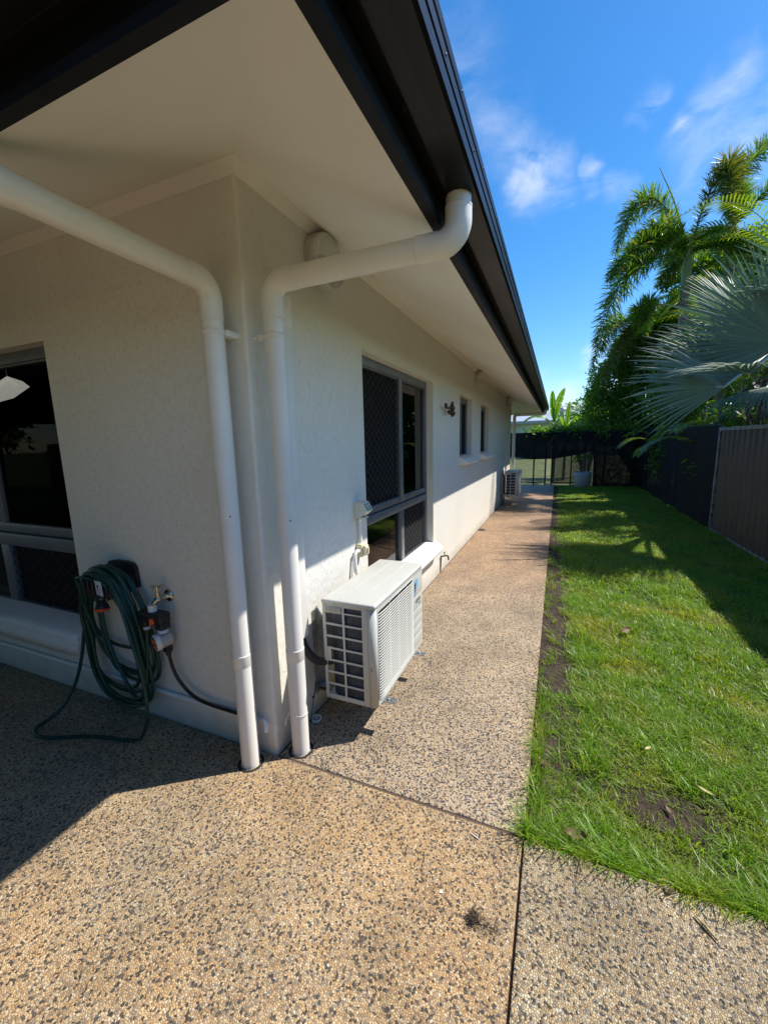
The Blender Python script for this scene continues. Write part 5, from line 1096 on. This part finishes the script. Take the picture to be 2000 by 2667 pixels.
for i, (x, y, lb) in enumerate([(4.2, 7.9, 'sunlit leafy shrub behind the fence right of the fence join'), (4.5, 9.0, 'leafy shrub behind the black cloth fence under the fan leaves'), (4.0, 10.6, 'leafy shrub behind the black cloth fence left of the bent stems'), (5.4, 8.3, 'tall shrub at the right edge behind the fan palm trunk')]):
    hh = 1.9 if i < 3 else 2.4
    tree('garden_shrub', lb, (x, y, -.05), [(x, y, hh * .75, .5, .6, .55), (x + .35, y + .2, hh * .95, .5, .55, .5), (x - .1, y + .3, hh * .5, .5, .6, .5)], 1100, .11, 'under', 'shrub', group='shrubs behind the right-hand fence', clump=2, shell=.3, aspect=.36)
for i, (x, y, lb) in enumerate([(6.6, 12.5, 'large tree rising behind the cane palm at the right edge'), (5.3, 14.6, 'background tree behind the taller foxtail palms')]):
    tree('background_tree', lb, (x, y, -.05), [(x, y, 2.6, 1.3, 1.2, 1.4), (x - .7, y, 3.9, 1.0, 1.0, 1.0), (x + .8, y, 3.7, 1.1, 1, 1.1), (x, y - .3, 1.2, 1.3, 1, 1.0)], 3600, .12, 'tree', group='trees in the neighbouring garden')
tree('background_tree', 'leafy tree filling the gap under the foxtail crowns', (5.2, 14.4, -.05), [(4.5, 14.1, 4.6, .9, .6, .8), (5.4, 14.3, 5.2, 1.0, .6, .9), (6.3, 14.2, 5.0, .9, .6, .9), (5.0, 14.2, 3.8, 1.1, .6, .9), (6.3, 14.0, 3.9, 1.1, .6, 1.0), (4.75, 14.3, 6.1, .75, .5, .7), (5.5, 14.6, 6.5, .9, .5, .75), (6.4, 14.8, 6.6, .9, .5, .8)], 9500, .12, 'tree', group='trees in the neighbouring garden')
# slender bent stems above the fence
for i, (x, y, lb) in enumerate([(3.98, 7.0, 'thin bent stem rising just past the sheet fence post'), (3.95, 8.05, 'thin straight stem behind the black cloth fence')]):
    t = thing('sapling', lb, 'sapling', (x, y, -.05)); b = MB(); b.tube(smooth_path([(x, y, -.05), (x + .03, y, 1.5), (x - .02, y, 1.9), (x - .1, y + .1, 2.5)], 6), [.022 - .0008 * k for k in range(19)], 8); b.obj('trunk', 'trunk', t)
    Q = NP(); leaf_cloud(Q, [(x - .1, y + .1, 2.6)], [(.35, .35, .3)], 160, .12, clump=1, shell=.2); Q.obj('crown', 'under', t)

# hedge of vine on the far fence
Q = NP(); cs = []; rs = []
for k in range(26):
    x = .35 + k * .125; cs.append((x, YF + .22 + .1 * math.sin(k), 1.72 + .05 * math.sin(k * 1.3))); rs.append((.17, .18, .13 + .07 * min(1, k / 8)))
leaf_cloud(Q, cs, rs, 2300, .085, clump=2, shell=.2, aspect=.6); tag(Q.obj('fence_vine', 'vine'), 'pale green vine growing along the top of the far fence', 'vine')

# ------------------------------------------------------------------ banana plants
def banana_leaf(parent, P, W_=.13, m_='banana', ragged=.3, roll=0):
    n = 26; C_ = bez(P, n); T = unit(np.gradient(C_, axis=0)); q = NP(); s_ = np.linspace(0, 1, n); wd = W_ * np.clip(np.sin(np.clip((s_ - .14) / .86, 0, 1) * math.pi) ** .55, 0, 1)
    A = np.cross(T, [0, 0, 1.]); A = unit(A + 1e-6); U = np.cross(A, T); cr_, sr_ = math.cos(roll), math.sin(roll); A, U = A * cr_ + U * sr_, U * cr_ - A * sr_
    for sg in (1, -1):
        i = 3
        while i < n - 1:
            j = min(n - 1, i + int(RNG.integers(2, 5))); dr = RNG.uniform(0, ragged); G = np.zeros((j - i + 1, 4, 3))
            for a in range(i, j + 1):
                for k, f in enumerate((.02, .35, .7, 1)): 
                    G[a - i, k] = C_[a] + A[a] * sg * wd[a] * f + U[a] * (.5 * wd[a] * f * (1 - f)) - np.array([0, 0, 1.]) * dr * wd[a] * f * f + T[a] * wd[a] * f * .25
            q.grid(G); i = j
    o = q.obj('leaf', m_, parent); b = MB(); b.tube([tuple(p) for p in C_[::2]], [.014 * (1 - .8 * i / 13) for i in range(len(C_[::2]))], 6); b.obj('midrib', 'rachis', o)
def banana(label, base, h, leaves):
    t = thing('banana_plant', label, 'banana plant', base, 'banana plants beyond the far fence'); b = MB(); b.tube(smooth_path([base, (base[0] + .02, base[1], h * .6), (base[0], base[1], h)], 5), [.065 - .003 * i for i in range(11)], 12); b.obj('trunk', 'boot', t)
    for P in leaves:
        pe = Vector(P[-2]) - Vector(base[:2] + (h,)); banana_leaf(t, [(base[0], base[1], h - .1)] + list(P[:-1]), P[-1] * .75, roll=1.35 if pe.z > abs(pe.x) * 1.2 else .45)
    return t
bx_, by_ = .92, 15.0
banana('banana plant with two upright leaves and one arching left, beside the house roof edge', (bx_ + .17, by_, -.05), 2.0, [
    [(1.0, 15.0, 2.6), (1.36, 15.0, 3.34), .17], [(.95, 15.0, 2.7), (.95, 15.0, 3.26), .14], [(.62, 14.9, 2.75), (-.08, 14.8, 2.12), .14], [(1.25, 15.0, 2.6), (1.35, 15.0, 2.0), .16], [(.7, 15.0, 2.4), (.62, 14.9, 2.35), .12], [(1.0, 15.3, 2.9), (1.2, 15.9, 2.6), .16]])
banana('banana plant in the middle of the row above the far fence', (1.45, 15.6, -.05), 1.7, [
    [(1.35, 15.5, 2.2), (1.28, 15.4, 2.6), .15], [(1.7, 15.5, 2.5), (2.2, 15.4, 2.4), .15], [(1.6, 15.5, 2.4), (1.9, 15.3, 1.95), .13], [(1.3, 15.5, 2.3), (1.0, 15.3, 2.2), .12], [(1.5, 15.6, 2.4), (1.55, 15.6, 2.9), .12]])
banana('banana plant nearest the tall trees, leaves spread left', (2.15, 15.2, -.05), 1.9, [
    [(2.1, 15.2, 2.6), (2.12, 15.2, 3.1), .13], [(1.9, 15.1, 2.9), (1.35, 15.0, 2.75), .15], [(2.0, 15.1, 2.6), (1.5, 15.0, 2.3), .14], [(2.4, 15.1, 2.7), (2.8, 15.0, 2.4), .14], [(1.9, 15.1, 2.3), (1.6, 14.9, 1.95), .12], [(2.3, 15.2, 2.8), (2.5, 15.2, 2.95), .12], [(2.2, 15.0, 2.3), (2.45, 14.8, 1.95), .13]])
tree('garden_bush', 'bright bush behind the banana plants', (2.3, 17.0, -.05), [(2.2, 17, 2.6, .5, .5, .6), (2.7, 17, 2.9, .5, .5, .5), (1.7, 17, 2.0, .5, .5, .5)], 1300, .10, 'vine', 'bush', clump=2)
# pot plant
t = thing('plant_pot', 'large round white pot standing against the far fence', 'plant pot', (1.98, 13.02, -.04))
b = MB(); b.lathe([(.17, -.04), (.21, .0), (.245, .15), (.262, .32), (.268, .46), (.255, .465), (.245, .42), (0, .42)], (1.98, 13.02, 0), (0, 0, 1), 36); b.obj('pot', 'pot', t)
t = thing('potted_shrub', 'leggy leafy shrub growing in the white pot', 'shrub', (1.98, 13.02, .42)); Q = NP(); limbs((1.98, 13.02, .40), [(1.80, 12.98, .95), (1.95, 13.0, 1.05), (2.15, 13.0, 1.0), (1.72, 12.95, .8)], .012, t)
leaf_cloud(Q, [(1.78, 12.98, .88), (1.95, 13.0, .92), (2.12, 13.0, .9)], [(.12, .10, .12), (.13, .10, .12), (.13, .10, .12)], 120, .085, clump=1, shell=.2); Q.obj('crown', 'under', t)

# ================================================================== NEIGHBOURING HOUSES
t = thing('neighbour_house', 'pale green rendered house with a silver roof beyond the far fence', 'house', (-5.2, 38, 0))
b = MB(); b.box((-14.4, 36.05, -.05), (.72, 46, 3.05)); b.obj('wall', 'nwall', t)
b = MB(); b.add([(-15.1, 35.39, 3.09), (1.38, 35.39, 3.09), (-2.61, 40.42, 4.44), (-15.1, 40.42, 4.44)], [(0, 1, 2, 3)]); b.add([(1.38, 35.39, 3.09), (1.38, 46.5, 3.09), (-2.61, 42, 4.44), (-2.61, 40.42, 4.44)], [(0, 1, 2, 3)])
for k in range(60): x = -15 + k * .27; b.box((x, 35.4, 3.07), (x + .02, 35.42, 3.13))
b.obj('roof', 'nroof', t)
b = MB(); b.box((-15.1, 35.2, 2.86), (1.45, 35.39, 3.08)); b.obj('gutter', 'nroof2', t)
b = MB(); b.box((-2.30, 35.6, 0), (-2.18, 35.72, 2.95)); b.obj('downpipe', 'nroof', t)
t = thing('neighbour_house', 'farther house with a large grey roof and a turbine vent', 'house', (4, 50, 0))
b = MB(); b.box((-.5, 46.5, -.05), (12, 56, 3.2)); b.obj('wall', 'nwall', t)
b = MB(); b.add([(-1.09, 45.36, 3.3), (13, 45.36, 3.3), (13, 51.6, 5.39), (.72, 51.6, 5.39)], [(0, 1, 2, 3)]); b.add([(-1.09, 45.36, 3.3), (.72, 51.6, 5.39), (-1.09, 57.9, 3.3)], [(0, 1, 2)]); b.obj('roof', 'nroof2', t)
b = MB(); b.lathe([(.23, 0), (.23, .34), (.42, .42), (.48, .6), (.38, .8), (.1, .87), (0, .87)], (1.48, 47.6, 4.0), (0, 0, 1), 16); b.obj('turbine_vent', 'galv', t)
b = MB(); b.lathe([(.2, 0), (.2, .3), (.38, .34), (.38, .46), (0, .5)], (2.81, 51.0, 5.15), (0, 0, 1), 16); b.obj('roof_vent', 'postb', t)

# ================================================================== ADDED BEHIND THE CAMERA (invented: keep open sky off the front wall, darken reflections)
t = thing('added_sky_cover', 'added unseen flat roof on posts, shading the house front from open sky', 'light blocker', (-5, -3, 0))  # unseen roof added to cut sky light on the front wall
b = MB(); b.box((-16, -6.2, 2.42), (-.30, -1.02, 2.50)); b.obj('roof', 'black', t)
b = MB()
for k in range(12): b.box((-15.6 + k * 1.38, -6.2, 2.30), (-15.55 + k * 1.38, -1.02, 2.418))
b.obj('rafters', 'black', t)
for x in (-12.5, -8.8, -5.1): b = MB(); b.box((x, -6.15, -.05), (x + .09, -6.06, 2.30)); b.obj('post', 'black', t)
t = thing('added_dark_fence', 'added unseen dark fence behind the camera, blocking bright sky and ground', 'fence', (-2, -9, 0))  # unseen fence added as a dark backdrop for the window reflection
b = MB()
for k in range(160): x = -19 + k * .22; b.box((x, -9.02 + (k % 2) * .02, -.05), (x + .22, -9.0 + (k % 2) * .02, 1.8))
b.obj('panel', 'fencep', t)
for i, (x, y, lb) in enumerate([(-12, -9.9, 'added unseen sky-blocking tree behind the camera, far left'), (-17, -6, 'added unseen sky-blocking tree at the far side of the patio'), (-6.5, -10.6, 'added unseen sky-blocking tree behind the camera, left'), (-2.5, -11, 'added unseen sky-blocking tree behind the camera, middle'), (2.2, -10.8, 'added unseen sky-blocking tree behind the camera, right')]):
    tree('added_tree', lb, (x, y, -.05), [(x, y, 3.0, 2.0, 1.2, 1.6), (x - 1.2, y, 4.2, 1.4, 1.1, 1.2), (x + 1.2, y, 4.0, 1.5, 1.1, 1.3)], 1500, .22, 'tree', group='added trees blocking sky behind the camera')  # unseen trees added to hide bright sky from the front window
